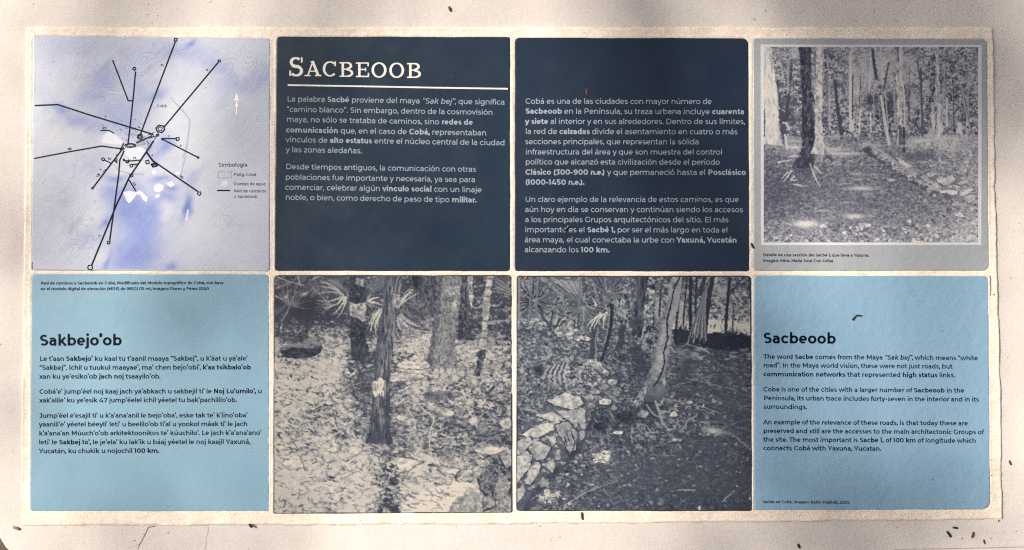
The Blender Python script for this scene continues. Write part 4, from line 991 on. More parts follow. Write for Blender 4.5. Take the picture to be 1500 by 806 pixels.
def print_sheet(name, p, rgb, mat, parent, clip=None, z=ZT + .00012, dz=0):
    """the printed picture as one flat sheet whose vertex colours are the ink"""
    keep = np.ones(p.X.shape, bool) if clip is None else inside(clip, p.X, p.Y)
    cell = keep[:-1, :-1] & keep[1:, :-1] & keep[:-1, 1:] & keep[1:, 1:]
    use = np.zeros(keep.shape, bool)
    for a in (slice(None, -1), slice(1, None)):
        for b in (slice(None, -1), slice(1, None)): use[a, b] |= cell
    idx = -np.ones(keep.shape, np.int32); idx[use] = np.arange(use.sum())
    n = int(use.sum()); V = np.stack([(p.X[use] - 750) * MM, (403 - p.Y[use]) * MM, np.full(n, z)], 1).astype(np.float32)
    i, j = np.nonzero(cell); F = np.stack([idx[i, j], idx[i + 1, j], idx[i + 1, j + 1], idx[i, j + 1]], 1).astype(np.int32)
    m = bpy.data.meshes.new(name); m.vertices.add(n); m.vertices.foreach_set('co', V.ravel())
    m.loops.add(F.size); m.loops.foreach_set('vertex_index', F.ravel())
    m.polygons.add(len(F)); m.polygons.foreach_set('loop_start', np.arange(0, F.size, 4, dtype=np.int32))
    m.update(calc_edges=True)
    a = m.color_attributes.new('ink', 'FLOAT_COLOR', 'POINT'); c = np.ones((n, 4), np.float32); c[:, :3] = rgb[use]; a.data.foreach_set('color', c.ravel())
    m.materials.append(mat); o = bpy.data.objects.new(name, m); COL.objects.link(o); o.parent = parent
    return o


def duotone(t, stops):
    xs = [s[0] for s in stops]; cs = np.array([s[1] for s in stops])
    return np.stack([np.interp(t, xs, cs[:, k]) for k in range(3)], -1)


white_ink = plain('white_ink', srgb(225, 228, 228, .72), .45, .12, 200)
grey_ink = plain('pale_grey_ink', srgb(176, 188, 196, .62), .45, .14, 160)
dark_ink = plain('dark_ink', srgb(14, 27, 44, .45), .3, .15, 200, 0, .1)
cream_ink = plain('cream_ink', srgb(250, 244, 228, .75), .45, .06, 120)
KI = .70     # paper reflectance / photographed brightness


def paragraph(parent, lines, mats, wt, name='paragraph_text'):
    """lines: (text, x0, y0, x1, y1); mats = (regular, bold) inks"""
    k = Ink()
    for l in lines: k.line(*l, wt=wt)
    return k.build(name, mats, parent)


# --- map tile
tA = tile('a', 'map_tile', 'pale blue map tile with dark radiating road lines and a legend', 'tile', srgb(196, 200, 212, KI), .24, specks=.4, scuff=.2, peel=.00012)
pm, blue, grey, white = paint_map()
lo, hi = srgb(210, 214, 222, .70), srgb(106, 133, 212, .62)
c = lo * (1 - blue[..., None]) + hi * blue[..., None]; c = c * (1 - grey[..., None]) + srgb(70, 76, 100, KI) * grey[..., None]; c = c * (1 - white[..., None]) + srgb(226, 231, 240, KI) * white[..., None]
print_sheet('map_print', pm, c, glazed('map_paper', None, .24, specks=.4, scuff=.1, peel=.00012), tA, rounded(QUADS['a'], RAD['a'], 1.6))
G = lambda *q: [(130 + x / 5.756, 160 + y / 5.756) for x, y in q]
road = Ink()
kk = 0
for q, w in (([(51, 154.8), (84.7, 153.4), (130, 168.2), (223.8, 196.8)], 2.0), ([(50, 232.4), (100, 222.8), (149.1, 214.2), (178.3, 218.2)], 1.8), ([(147, 191.3), (159.5, 191.3), (167.7, 195.8)], 1.5), ([(164.9, 88), (187.9, 147.8), (194.2, 147.8)], 1.7),
             ([(198.6, 104.7), (196, 135), (193.4, 160), (187.7, 210.4)], 1.8), ([(257, 61), (219.5, 160), (205.6, 197.4)], 1.8), ([(319.6, 91.6), (240, 186.7)], 1.8), ([(236, 203.1), (257.7, 203.4)], 1.7), ([(236, 203.1), (289.8, 230.7)], 1.8), ([(214.3, 222.9), (223.8, 235.6), (289.8, 280.7)], 2.0),
             ([(214, 222), (224, 236), (230, 241)], 2.4), ([(225.5, 206), (189, 260.8), (170.8, 300), (133.9, 389.8)], 2.1), ([(182, 220.8), (175.5, 234.7), (174, 255), (167.9, 300), (160.7, 352.7)], 1.9), ([(179.5, 218.2), (136, 275.5)], 1.9), ([(152.5, 234.3), (162.1, 239)], 1.5), ([(180.4, 235.6), (191, 236), (204.7, 234.7)], 1.6),
             ([(191.7, 241.3), (202.1, 240.4)], 1.6), ([(188.2, 262.5), (199, 279.9)], 1.7), ([(199.5, 209.5), (221.2, 200)], 1.8), ([(149.6, 252.5), (152.5, 250), (155, 248)], .7), ([(181.5, 210), (176, 220)], 1.6), ([(236, 203.1), (239, 205.5)], 1.8)):
    road.strip(q, w * 1.15, kk); kk = (kk + 1) % 8
def loop(x, y, r, n, a=0, w=1.5, ry=None):
    global kk
    road.strip([(x + r * math.cos(a + 6.2832 * i / n), y + (ry or r) * math.sin(a + 6.2832 * i / n)) for i in range(n + 1)], w, 8 + kk); kk = (kk + 1) % 8
for x, y, r, n, a in ((257.5, 58.5, 2.7, 4, .9), (321.2, 89.6, 1.8, 6, 0), (260.3, 203.8, 2.8, 4, .785), (290.4, 230.9, 1.2, 6, 0), (291.9, 283.6, 2.8, 5, .3), (132.1, 392, 3.8, 6, 0), (159.3, 355.6, 2.5, 4, .8), (135.6, 275.9, 1.3, 5, 0), (151, 233.5, 2.1, 8, 0), (196.7, 101, 2.4, 5, .3), (192.4, 243, 2.1, 7, 0), (186.5, 237, 1.6, 6, 0), (188.5, 236, 1.4, 4, 0), (170, 234.5, 2, 5, .4), (204.9, 200.5, 2.4, 4, .5), (231, 198, 1.8, 5, .2), (180.3, 217.8, 1.6, 4, .6)):
    loop(x, y, r, n, a)
loop(205.2, 200.5, 4.2, 5, .3, 1.4); loop(234.9, 189, 6.6, 6, .2, 2.0, 5.6); loop(234.6, 189, 3.2, 5, .9, 1.2); loop(191, 213.3, 8.4, 10, 0, 1.3, 3); loop(191, 213, 6, 8, 0, 1.2, 1.6)
loop(216, 237.5, 3.2, 4, .5, 1.5); loop(226, 242, 5, 4, .4, 1.8, 3.2); loop(226.5, 242.4, 2.6, 4, .4, 1.2, 1.6); loop(192.4, 257.4, 3, 4, .6, 1.3, 2.4); loop(223, 199, 2.2, 4, .5, 1)
for (x, y, x1, y1, w) in ((180, 233, 185, 236, 2), (184, 238, 188, 239, 1.8), (168, 236, 172, 239, 1.8), (196, 211, 199, 214, 1.6), (217, 198, 226, 194, 1), (219, 203, 229, 199, 1), (226, 205, 231, 197, 1), (214, 206, 219, 212, .8), (206, 204, 211, 207, .8)): road.strip([(x, y), (x1, y1)], w, 12)
road.build('road_network', dark_ink, tA)
for t, x, y, a, h in (('7', 153, 172.3, .2, 3.2), ('27', 150.4, 189.5, 0, 3.2), ('16', 99.5, 220.5, -.2, 3.4), ('3', 238.6, 97.6, -1.15, 3.4), ('5', 304, 104.6, -.85, 3.2), ('7', 246, 201.2, .1, 2.6), ('8', 263, 214.2, .5, 2.8), ('10', 262.5, 259.3, .6, 3.4), ('13', 194, 268.6, 1, 3.2), ('11', 195, 233, 0, 2.8), ('12', 157.5, 233, .4, 3), ('15', 143.5, 260.2, -.95, 3.4), ('4', 146.5, 249.6, 0, 2.6), ('1', 147, 347.2, -1.1, 3), ('8', 159.6, 331, -1.4, 2.6), ('9', 221.5, 228, .6, 2.6), ('19', 201.4, 187.2, .3, 2.4), ('6', 170.5, 228, -.7, 2.4)):
    num = Ink(ZT + .0006); wl = h * .9 * len(t) - .6; num.line(t, x, y, x + wl * math.cos(a), y + wl * math.sin(a), wt=(120, 120), size=h * 1.42); num.build('road_number', dark_ink, tA)
leg = Ink()
for l in (('Simbología', 320.4, 244.3, 362.1, 244.3), ('Polig. Cobá', 342.9, 257.8, 375, 257.9), ('Cuerpo de agua', 342.9, 271.4, 388.7, 271.5), ('Red de caminos', 342.9, 282, 389.4, 282.1), ('o Sacbeoob', 342.9, 290, 376.5, 290.1), ('Cobá', 230, 157.3, 243.9, 157.3)): leg.line(*l, wt=(110, 140))
leg.build('legend_text', plain('legend_ink', srgb(34, 40, 60, .5), .3, .1, 200, 0, .1), tA)
key = Ink(); key.strip([(317.9, 279.2), (337.3, 279.2)], 2.1); key.build('legend_line', dark_ink, tA)
key = Ink(); key.strip([(319.4, 251.6), (339, 251.6), (339, 260.7), (319.4, 260.7), (319.4, 251.6)], 1.5); key.build('legend_box', plain('legend_grey', srgb(176, 178, 182, KI), .45), tA)
ar = Ink(); ar.fill([(346.6, 136), (351, 148.5), (347.6, 146.6), (347.6, 152), (349.2, 154.6), (347.4, 157), (347.4, 168), (345.8, 168), (345.8, 157), (344, 154.6), (345.6, 152), (345.6, 146.6), (342.2, 148.5)])
ar.build('north_arrow', cream_ink, tA)

# --- first navy tile
tB = tile('b', 'text_tile', 'navy blue tile headed with a large white serif title over a white rule', 'tile', NAVY, .24, specks=.5, scuff=.3, peel=.00012)


def title(ink, ch, x0, x1, yt, yb, k0=0):
    """slab-serif capitals drawn with thick stems and thin bars in a box"""
    Wd, Ht = x1 - x0, yb - yt; P = lambda u, v: (x0 + u * Wd, yb - v * Ht); h = Ht; S = .165 * h; N = .085 * h
    st = []
    def el(cx, cy, rx, ry, a0, a1, wv, n=22):
        q = [(cx + rx * math.cos(R(a0 + (a1 - a0) * i / n)), cy + ry * math.sin(R(a0 + (a1 - a0) * i / n))) for i in range(n + 1)]
        ww = [N + (S - N) * abs(math.cos(R(a0 + (a1 - a0) * i / n))) ** wv for i in range(n + 1)]
        return [P(*a) for a in q], ww
    hw = S / Wd / 2; nh = N / h / 2
    if ch == 'O': st.append(el(.5, .5, .5 - hw, .5 - nh, 0, 360, 1.2, 30))
    if ch == 'C':
        st.append(el(.53, .5, .53 - hw, .5 - nh, 48, 318, 1.2)); st.append(([P(.9, .98), P(.9, .68)], S * .6)); st.append(([P(.78, .93), P(.9, .84)], N))
    if ch == 'B':
        st += [([P(.24, 0), P(.24, 1)], S), ([P(0, 1 - nh), P(.55, 1 - nh)], N), ([P(0, nh), P(.55, nh)], N), ([P(.24, .52), P(.55, .52)], N)]
        st.append(el(.52, .76, .40 - hw, .24 - nh, 90, -90, 1.2, 12)); st.append(el(.54, .26, .46 - hw, .26 - nh, 90, -90, 1.2, 12))
    if ch == 'E':
        st += [([P(.26, 0), P(.26, 1)], S), ([P(0, 1 - nh), P(.97, 1 - nh)], N), ([P(0, nh), P(1, nh)], N * 1.1), ([P(.26, .52), P(.76, .52)], N), ([P(.93, 1), P(.93, .74)], S * .55), ([P(.95, 0), P(.95, .28)], S * .55), ([P(.74, .64), P(.74, .40)], S * .5)]
    if ch == 'A':
        st += [([P(.5, 1), P(.19, .04)], N * 1.15), ([P(.47, 1), P(.82, .03)], S * 1.05), ([P(.28, .33), P(.7, .33)], N), ([P(0, nh), P(.37, nh)], N), ([P(.62, nh), P(1, nh)], N), ([P(.36, 1 - nh), P(.56, 1 - nh)], N)]
    if ch == 'S':
        m = .52; a = el(.47, (1 - nh + m) / 2, .45 - hw, (1 - nh - m) / 2, 40, 262, .9, 14); b = el(.5, (m + nh) / 2, .5 - hw, (m - nh) / 2, 82, -142, .9, 14)
        pts = a[0] + b[0]; ww = a[1] + b[1]; ww[10:19] = [S * q for q in (.75, .85, .95, 1, 1, 1, .95, .9, .85)]
        st.append((pts, ww)); st.append(([P(.9, .99), P(.9, .72)], S * .55)); st.append(([P(.06, .02), P(.06, .3)], S * .55))
    for k, (q, w) in enumerate(st): ink.strip(q, w, k0 + k)


head = Ink()
for ch, x0, x1, yt, yb in (('S', 424, 444, 84.1, 111.9), ('A', 446.2, 470.8, 89.7, 111.8), ('C', 472.8, 493, 90.0, 112.2), ('B', 497.3, 517.6, 91.2, 112.8), ('E', 521.4, 540.6, 91.6, 113.1), ('O', 544.2, 566.3, 91.6, 113.9), ('O', 570.2, 592, 92.0, 114.2), ('B', 596.2, 616.6, 92.5, 114.3)): title(head, ch, x0, x1, yt, yb)
head.build('heading_text', cream_ink, tB)
rule = Ink(); rule.strip([(421.4, 124.8), (530, 126.6), (640, 128.7), (743.9, 130.2)], 2.3); rule.build('rule_line', cream_ink, tB)
paragraph(tB, [('La palabra *Sacbé* proviene del maya _“Sak bej”_, que significa', 421, 148.9, 738.8, 153.6), ('“camino blanco”. Sin embargo, dentro de la cosmovisión', 420.5, 164, 721.3, 168.5), ('maya, no sólo se trataba de caminos, sino *redes de*', 420.3, 178.7, 692.1, 183.2),
               ('*comunicación* que, en el caso de *Cobá,* representaban', 419.6, 194.2, 712, 198.7), ('vínculos de *alto estatus* entre el núcleo central de la ciudad', 419.1, 208.5, 739, 213.2), ('y las zonas aledañas.', 419.1, 223, 529.7, 224.9)], grey_ink, (98, 160))
paragraph(tB, [('Desde tiempos antiguos, la comunicación con otras', 419.1, 248, 696.8, 252), ('poblaciones fue importante y necesaria, ya sea para', 418.7, 263.2, 695.6, 267.2), ('comerciar, celebrar algún *vínculo social* con un linaje', 418.2, 278.2, 705, 282), ('noble, o bien, como derecho de paso de tipo *militar.*', 418.7, 292.8, 697.3, 296.9)], grey_ink, (98, 160))

# --- second navy tile
tC = tile('c', 'text_tile', 'navy blue tile filled with two pale paragraphs and no title', 'tile', srgb(41, 57, 78, .54), .24, specks=.5, scuff=.3, peel=.00012)
paragraph(tC, [('Cobá es una de las ciudades con mayor número de', 770.2, 152.2, 1042, 152.6), ('*Sacbeoob* en la Península, su traza urbana incluye *cuarenta*', 770.2, 166.8, 1089.8, 167.6), ('*y siete* al interior y en sus alrededores. Dentro de sus límites,', 769.9, 181.8, 1091, 182), ('la red de *calzadas* divide el asentamiento en cuatro o más', 770.2, 196.5, 1080, 197),
               ('secciones principales, que representan la sólida', 769.8, 211.4, 1023.3, 211.7), ('infraestructura del área y que son muestra del control', 770.2, 226.4, 1057.6, 226.7), ('político que alcanzó esta civilización desde el período', 770.2, 241.1, 1054.1, 241.4), ('*Clásico (300-900 n.e.)* y que permaneció hasta el *Posclásico*', 770, 256.2, 1092.2, 256.6), ('*(1000-1450 n.e.).*', 770, 270.8, 855.3, 271)], grey_ink, (92, 156))
paragraph(tC, [('Un claro ejemplo de la relevancia de estos caminos, es que', 769.7, 296, 1081.7, 296.2), ('aún hoy en día se conservan y continúan siendo los accesos', 769.5, 310.7, 1088, 311.1), ('a los principales Grupos arquitectónicos del sitio. El más', 769.5, 325.6, 1066.7, 325.9), ('importante es el *Sacbé 1,* por ser el más largo en toda el', 769.5, 340.3, 1065.6, 340.8), ('área maya, el cual conectaba la urbe con *Yaxuná, Yucatán*', 769, 355.2, 1078.9, 355.7), ('alcanzando los *100 km.*', 769, 369.6, 892, 370)], grey_ink, (92, 156))

# --- grey tile with the bordered photo
tD = tile('d', 'photo_tile', 'grey tile with a white-bordered forest path photo and a two-line caption', 'tile', srgb(172, 176, 180, KI), .22, specks=.5, scuff=.25, peel=.0009)
fr = Ink(ZT + .0001)
for q in ([(1114.2, 65.3), (1438, 66), (1438, 69.6), (1114.2, 68.9)], [(1114.6, 355.1), (1437.4, 354.6), (1437.4, 358.8), (1114.6, 359.2)], [(1114.2, 68.9), (1118.9, 68.9), (1119.2, 355.1), (1114.6, 355.1)], [(1432.2, 69.6), (1438, 69.6), (1437.4, 354.6), (1432.2, 354.6)]): fr.fill(q)
fr.build('photo_border', plain('border_white', srgb(222, 222, 220, KI), .4, .06), tD)
ps = paint_sacbe()
print_sheet('photo_print', ps, duotone(ps.t, ((.1, srgb(40, 42, 60, .55)), (.3, srgb(88, 90, 108, .62)), (.6, srgb(166, 168, 174, KI)), (.86, srgb(216, 214, 208, KI)), (1, srgb(226, 212, 200, KI)))), glazed('photo_paper_pale', None, .22, specks=.3, scuff=.2, peel=.0009), tD, None, ZT + .0002)
paragraph(tD, [('Detalle de una sección del Sacbé 1, que lleva a Yaxuná.', 1117.8, 375.5, 1272.5, 376.2), ('Imagen: Mtra. María José Con Uribe', 1117.8, 383.9, 1220.3, 384.4)], dark_ink, (140, 150), 'caption_text')

# --- light blue tiles
tE = tile('e', 'text_tile', 'light blue tile with dark text in Mayan and a two-line caption along its top edge', 'tile', srgb(146, 184, 204, .66), .24, specks=.5, scuff=.15, peel=.0002)
paragraph(tE, [('Red de caminos o Sacbeoob en Cobá, Modificado del Modelo topográfico de Cobá, con base', 60.2, 417, 327.3, 416.4), ('en el modelo digital de elevación (MDE) de INEGI (15 m), Imagen: Flores y Pérez 2020', 59.7, 425.3, 305.6, 425)], dark_ink, (138, 150), 'caption_text')
hd = Ink(); hd.line('Sakbejo’ob', 59, 506.6, 177.5, 506.2, wt=(150, 160)); hd.build('heading_text', dark_ink, tE)
paragraph(tE, [('Le t’aan *Sakbejo’* ku kaal tu t’aanil maaya “Sakbej”, u k’áat u ya’ale’', 58.5, 528.9, 362.3, 528.4), ('“Sakbej”. Ichil u tuukul maayae’, ma’ chen bejo’obi’, *k’ax tsikbalo’ob*', 58.3, 542, 367.2, 541.3), ('xan ku ye’esiko’ob *jach noj* tsaayilo’ob.', 58.3, 555, 234.5, 554.6)], dark_ink, (124, 154))
paragraph(tE, [('Cobá’e’ jump’éel noj kaaj jach ya’abkach u sakbejil ti’ le *Noj Lu’umilo’,* u', 58.2, 577, 383.1, 576.3), ('xak’alile’ ku ye’esik 47 jump’éelel ichil yéetel tu bak’pachililo’ob.', 58.2, 589.8, 346.2, 589.1)], dark_ink, (124, 154))
paragraph(tE, [('Jump’éel e’esajil ti’ u k’a’ana’anil le bejo’oba’, eske tak te’ k’iino’oba’', 57.8, 612.2, 362.1, 611.5), ('yaanili’e’ yéetel béeyli’ leti’ u beelilo’ob ti’al u yookol máak ti’ le jach', 57.6, 625, 362.1, 624.3), ('k’a’ana’an Múuch’o’ob arkitektoonikos te’ kúuchilo’. Le jach k’a’ana’ano’', 57.6, 638.1, 382.4, 637.2), ('leti’ le *Sakbej 1o’,* le je’ela’ ku lak’ik u báaj yéetel le noj kaajil Yaxuná,', 57.6, 651.2, 366.3, 650.5), ('Yucatán, ku chukik u nojochil *100 km.*', 57.6, 664.2, 232.4, 663.5)], dark_ink, (124, 154))

tH = tile('h', 'text_tile', 'light blue tile with dark English text and a bent twig lying on it', 'tile', srgb(144, 180, 204, .70), .2, specks=.7, scuff=.15, peel=.0011)
hd = Ink(); hd.line('Sacbeoob', 1119, 503.1, 1223.3, 503.7, wt=(150, 160)); hd.build('heading_text', dark_ink, tH)
paragraph(tH, [('The word *Sacbe* comes from the Maya _“Sak bej”_, which means “white', 1119, 525.7, 1431.9, 527.9), ('road”. In the Maya world vision, these were not just roads, but', 1118.5, 538.3, 1394.6, 540.2), ('*communication networks* that represented *high status* links.', 1118.5, 551.4, 1398.3, 553)], dark_ink, (128, 152))
paragraph(tH, [('Coba is one of the cities with a larger number of *Sacbeoob* in the', 1118.5, 573.5, 1411.8, 575.4), ('Peninsula, its urban trace includes forty-seven in the interior and in its', 1119, 586.4, 1433.3, 588.4), ('surroundings.', 1118.5, 599.1, 1181.5, 599.6)], dark_ink, (128, 152))
paragraph(tH, [('An example of the relevance of these roads, is that today these are', 1118.5, 621.7, 1417.2, 623.3), ('preserved and still are the accesses to the main architectonic Groups of', 1118.5, 634.4, 1440.3, 636.3), ('the site. The most important is *Sacbe 1,* of *100 km* of longitude which', 1118.5, 647.1, 1429.1, 648.9), ('connects Cobá with Yaxuna, Yucatan.', 1118.5, 659.7, 1290, 660.5)], dark_ink, (134, 152))
paragraph(tH, [('Sacbé en Cobá. Imagen: Keith Walbolt, 2005', 1117.1, 737.1, 1244.1, 738.2)], dark_ink, (140, 150), 'caption_text')

# --- the two photo tiles of the bottom row
tF = tile('f', 'photo_tile', 'tile printed with a photo of bare trunks standing in pale dry leaf litter', 'tile', srgb(70, 72, 80, .6), .25, specks=.3, scuff=.2)
pf = paint_litter()
print_sheet('photo_print', pf, duotone(pf.t, ((.08, srgb(20, 26, 42, .5)), (.3, srgb(74, 80, 94, .6)), (.6, srgb(148, 150, 150, .64)), (.85, srgb(208, 200, 188, .66)), (1, srgb(224, 212, 197, KI)))), glazed('photo_paper_litter', None, .25, specks=.2, scuff=.15), tF, rounded(QUADS['f'], RAD['f'], 1.3))
tG = tile('g', 'photo_tile', 'dark photo tile of a dry stone wall and a cracked tree beside a shaded path', 'tile', srgb(50, 54, 64, .6), .25, specks=.3, scuff=.2)
pg = paint_wall_path()
print_sheet('photo_print', pg, duotone(pg.t, ((.05, srgb(24, 31, 46, .54)), (.3, srgb(88, 95, 108, .62)), (.6, srgb(148, 152, 154, .68)), (.85, srgb(204, 202, 192, KI)), (1, srgb(226, 212, 196, KI)))), glazed('photo_paper_path', None, .25, specks=.2, scuff=.15), tG, rounded(QUADS['g'], RAD['g'], 1.3))

# ---------------------------------------------------------------- bits lying about
def pod(name, pts, rad, z, mat, label, cat, group=None, flat=.7, hollow=None):
    """a small tapering body swept along pts (mm), lying on height z"""
    n = len(pts); k = 8; V = []; F = []
    for i, (x, y) in enumerate(pts):
        a = pts[max(0, i - 1)]; b = pts[min(n - 1, i + 1)]; tx, ty = b[0] - a[0], b[1] - a[1]; L = math.hypot(tx, ty); nx, ny = -ty / L, tx / L
        for j in range(k):
            th = 6.2832 * j / k; r = rad[i] * (1 + rnd.uniform(-.12, .12)); V.append(W(x + nx * r * math.cos(th), y + ny * r * math.cos(th), z + MM * (rad[i] * flat * (1 + math.sin(th)))))
    for i in range(n - 1):
        for j in range(k): F.append((i * k + j, i * k + (j + 1) % k, (i + 1) * k + (j + 1) % k, (i + 1) * k + j))
    F += [tuple(range(k)), tuple(range((n - 1) * k, n * k))]
    o = mesh(name, V, F, mat, None, True)
    bm = bmesh.new(); bm.from_mesh(o.data); bmesh.ops.recalc_face_normals(bm, faces=bm.faces); bm.to_mesh(o.data); bm.free()
    return tag(o, label, cat, group)


def seg(a, b, n=5, bend=0):
    (ax, ay), (bx, by) = a, b; L = math.hypot(bx - ax, by - ay)
    return [(ax + (bx - ax) * i / (n - 1) - (by - ay) / L * bend * math.sin(math.pi * i / (n - 1)), ay + (by - ay) * i / (n - 1) + (bx - ax) / L * bend * math.sin(math.pi * i / (n - 1))) for i in range(n)]


black = plain('dry_pod_black', (.022, .017, .014), .7, .5, 900, .0003)
brown = plain('dry_pod_brown', (.075, .042, .028), .7, .4, 900, .0003)
tan = plain('dry_pod_tan', (.22, .15, .09), .7, .5, 700, .0003)
red = plain('dry_leaf_red', (.12, .04, .03), .6, .4, 500, .0002)
rust = plain('dry_leaf_rust', (.30, .12, .06), .6, .5, 500, .0002)
GP = 'dry seed bits scattered on the panel'
B = lambda w: [w * .7, w, w * 1.05, w, w * .7]
zs, zm, zt = ZS + .0001, ZM + .0007, ZT + .0004
for a, b, w, z, m, bend, lab in (
    ((657.2, 8.8), (660.2, 15.8), 1.8, zs, brown, 0, 'short brown seed bit on the cement above the large-titled navy tile'),
    ((17.5, 773), (27.5, 776.4), 2.0, zs, tan, 0, 'pale tan hollow seed bit on cement off the bottom left mortar corner'),
    ((364.6, 768), (370.2, 772.4), 2.0, zm, black, 0, 'black seed bit across the lower mortar edge, below the Mayan text tile'),
    ((852, 750.5), (853.4, 761.6), 1.5, zm, brown, .4, 'slim upright brown seed bit on the lower mortar, below the cracked tree photo'),
    ((1169.6, 797.5), (1172.6, 804), 1.6, zs, black, 0, 'lone black seed bit on the cement below the English text tile'),
    ((1388.6, 779.4), (1394.4, 787.6), 1.9, zs, black, 0, 'thick slanted dark seed bit, leftmost of the four on the lower right cement'),
    ((1397.2, 773.4), (1404.8, 774.4), 1.5, zs, black, .3, 'dark seed bit lying level, topmost of the four on the lower right cement'),
    ((1427.8, 780.2), (1425.4, 789), 1.7, zs, brown, 0, 'straight brown seed bit leaning right, on the lower right cement between two others'),
    ((1443, 791.6), (1444.6, 798), 1.2, zs, black, .5, 'small thin curved dark seed bit, rightmost of the four on the lower right cement'),
    ((1480.2, 675), (1483, 681.6), 1.5, zs, brown, .5, 'curved brown seed bit on the cement right of the English text tile'),
    ((1462, 761.4), (1463.2, 764.6), .7, zm, black, 0, 'tiny dark seed bit on the bottom right corner of the mortar'),
    ((1100.2, 356.4), (1104.6, 364), 1.5, zm, black, .4, 'black seed bit in the joint between the navy tile and the bordered photo tile')):
    pod('seed_bit', seg(a, b, 5, bend), B(w), z, m, lab, 'seed bit', GP)
pod('twig', [(1248.2, 468.8), (1250.5, 466.2), (1253, 463.4), (1255.2, 462), (1258, 462.6), (1261, 462.8), (1263.6, 462.3)], [1.7, 1.3, 1.1, 1.2, 1.1, .9, .5], zt, black, 'bent black twig lying above the heading of the light blue English tile', 'twig')
pod('leaf_bit', seg((859, 129.6), (861, 141.4), 6, .5), [.4, 1.4, 1.8, 1.7, 1.3, .4], zt, red, 'reddish brown leaf bit on the navy tile just above its first paragraph', 'leaf bit', None, .35)
pod('leaf_bit', [(771.6, 404), (770.6, 406.2), (769.2, 408.6), (767.6, 411)], [.6, 1.9, 1.6, .4], zt, rust, 'orange brown leaf bit in the top left corner of the cracked tree photo tile', 'leaf bit', None, .4)
fly = pod('insect', [(824.4, 335), (826, 335.6), (828, 336), (830, 335.6), (832, 334.6)], [.7, 1.8, 2.3, 1.9, .9], zt, black, 'small black insect sitting on the lower paragraph of the navy tile without a title', 'insect', None, .55)
wing_m = plain('insect_wing', (.20, .21, .22), .35, .3, 900)
for pts in ([(829.6, 333.2), (831.2, 330.6), (832.6, 330.2), (832.4, 331.8), (830.8, 334)], [(826, 334.6), (827.2, 333.6), (829.6, 334), (829.4, 335.6), (827, 336.2)]):
    k = Ink(zt + .0027); k.fill(pts); k.build('wing', wing_m, fly)
leg_m = black
for a, b in (((825.4, 334), (822.8, 332.4)), ((826, 337), (824, 339.4)), ((830.4, 334.6), (834.6, 333.4)), ((829, 337.2), (831, 339.2))):
    k = Ink(zt + .0004); k.strip([a, b], .7); k.build('leg', leg_m, fly)

crumb_m = plain('crumb', (.07, .05, .04), .9, .5, 900)
def crumb(x, y, r, z, lab):
    bm = bmesh.new(); bmesh.ops.create_icosphere(bm, subdivisions=1, radius=r * MM)
    for v in bm.verts: v.co *= rnd.uniform(.75, 1.2); v.co.z *= .7
    m = bpy.data.meshes.new('crumb'); bm.to_mesh(m); bm.free(); m.materials.append(crumb_m)
    o = bpy.data.objects.new('crumb', m); COL.objects.link(o); p = W(x, y, z + r * MM * .5); o.location = p
    tag(o, lab, 'crumb', 'dark crumbs of grit')
for x, y, r, z, lab in ((195, 793.5, 1.0, zs, 'dark crumb on the lower cement just left of the crack'), (244.6, 781.6, .9, zs, 'dark crumb on the lower cement right of the crack'), (1411.4, 789.8, 1.0, zs, 'dark crumb between the seed bits on the lower right cement'), (1365.6, 702.6, 1.0, zt, 'dark crumb on the lower right of the English text tile'),
                        (1452.4, 696.6, .9, zm, 'dark crumb on the mortar right of the English text tile'), (1490.6, 780, .8, zs, 'dark crumb on the cement beyond the bottom right mortar corner'), (1455.8, 431.4, 1.0, zm, 'dark crumb on the mortar beside the top right of the English text tile'), (1122, 15.2, .9, zs, 'dark crumb on the cement above the bordered photo tile'), (1136, 15.6, .7, zs, 'smaller dark crumb on the cement above the bordered photo tile'), (1380.6, 484.6, .8, zt, 'dark crumb right of the heading on the English text tile')):
    crumb(x, y, r, z, lab)

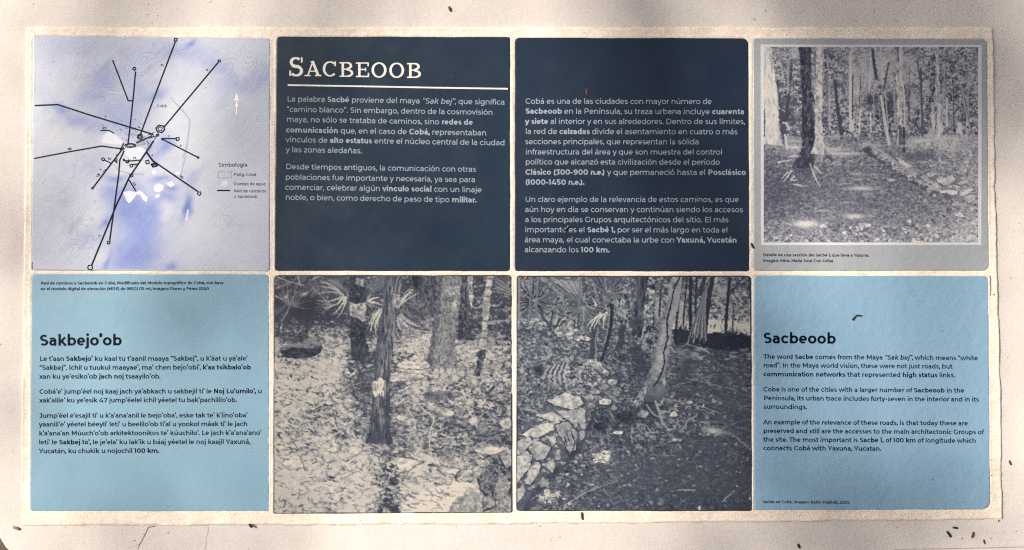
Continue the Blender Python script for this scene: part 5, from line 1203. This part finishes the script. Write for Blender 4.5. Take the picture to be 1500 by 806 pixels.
# ---------------------------------------------------------------- the tree that shades the panel
def build_tree():
    rr = random.Random(21)
    root = bpy.data.objects.new('shade_tree', None); COL.objects.link(root); root.location = (-9.5, 7.5, 0)
    tag(root, 'tall broadleaf tree leaning over the plinth, casting soft dapples', 'tree')
    bark = plain('tree_bark', (.16, .13, .10), .9, .35, 14, .02); q = Mat('tree_leaf', .5); q.color(q.mix(q.ramp(q.noise(3, 2), .35, .65), (.05, .085, .025), (.09, .12, .04)))
    leaf = q.m
    o = Vector(root.location); hub = Vector((-9.0, 6.6, 9.0)); tips = []
    H = 11.5
    spots = SHADE
    clumps = []
    for x, y, r, n in spots:
        h = H + rr.uniform(-1.5, 1.5); p = Vector(W(x, y, ZT)); c = p + SUN * (h / SUN.z); clumps.append((c, r * MM, n))
    for x, y, z, r, n in ((-1.6, .6, 8.5, .8, 150), (1.0, 1.4, 9.5, .9, 150), (-.4, -1.8, 9, .8, 130), (2.6, -.6, 10, .9, 120), (-3.5, 2, 10, 1.2, 200), (-4.5, 5.5, 11, 1.4, 240), (-12, 9, 12, 1.8, 300), (-13, 5, 11, 1.6, 260), (-9, 10, 13, 1.8, 300), (-11, 7, 14, 1.8, 300)): clumps.append((Vector((x, y, z)), r, n))
    V, F = [], []
    for c, r, n in clumps:
        for _ in range(n):
            d = Vector((rr.gauss(0, 1), rr.gauss(0, 1), rr.gauss(0, .7))) * r * .55; p = c + d
            a = Vector((rr.gauss(0, 1), rr.gauss(0, 1), rr.gauss(0, .4))).normalized(); b = a.cross(Vector((rr.gauss(0, .4), rr.gauss(0, .4), 1))).normalized(); L = rr.uniform(.035, .06); w = L * .42
            i = len(V); V += [p - a * L - o, p + b * w - a * L * .1 - o, p + a * L - o, p - b * w - a * L * .1 - o]; F.append((i, i + 1, i + 2, i + 3))
    mesh('crown', V, F, leaf, root)
    V, F = [], []
    def limb(pts, r0, r1, k=7):
        n = len(pts); base = len(V)
        for i, p in enumerate(pts):
            t = (pts[min(i + 1, n - 1)] - pts[max(i - 1, 0)]).normalized(); u = t.cross(Vector((.3, .8, .2))).normalized(); v = t.cross(u); r = r0 + (r1 - r0) * i / (n - 1)
            for j in range(k): V.append(p - o + (u * math.cos(6.2832 * j / k) + v * math.sin(6.2832 * j / k)) * r)
        for i in range(n - 1):
            for j in range(k): F.append((base + i * k + j, base + i * k + (j + 1) % k, base + (i + 1) * k + (j + 1) % k, base + (i + 1) * k + j))
    limb([o + Vector((0, 0, -.1)), o + Vector((.1, -.1, 3)), o + Vector((.2, -.5, 6)), hub], .42, .26, 10)
    mesh('trunk', V, F, bark, root, True); V, F = [], []
    for c, r, n in clumps[::1]:
        mid = hub.lerp(c, .5) + Vector((rr.uniform(-.4, .4), rr.uniform(-.4, .4), .8)); limb([hub - Vector((0, 0, .3)), hub.lerp(mid, .5) + Vector((0, 0, .25)), mid, c], .07, .008, 5)
    mesh('branches', V, F, bark, root, True)


# soft shade on the panel: centre in mm, radius in mm, number of leaves
SHADE = [(1150, 0, 90, 22), (1240, 10, 110, 35), (1340, 20, 110, 35), (1430, 10, 90, 20), (1495, 100, 90, 22), (1495, 220, 80, 17), (1420, 120, 110, 15), (930, 5, 60, 10), (130, 20, 70, 7), (370, 390, 70, 7), (265, 475, 60, 10), (1125, 480, 90, 10), (1080, 800, 100, 18), (1200, 795, 110, 28), (1310, 800, 90, 20), (1410, 800, 90, 10), (200, 800, 130, 11), (360, 810, 110, 8), (1200, 690, 80, 7), (1240, 220, 150, 12), (960, 640, 150, 8), (0, 350, 60, 8), (0, 620, 60, 6), (900, 340, 130, 7), (620, 350, 110, 5)]
build_tree()
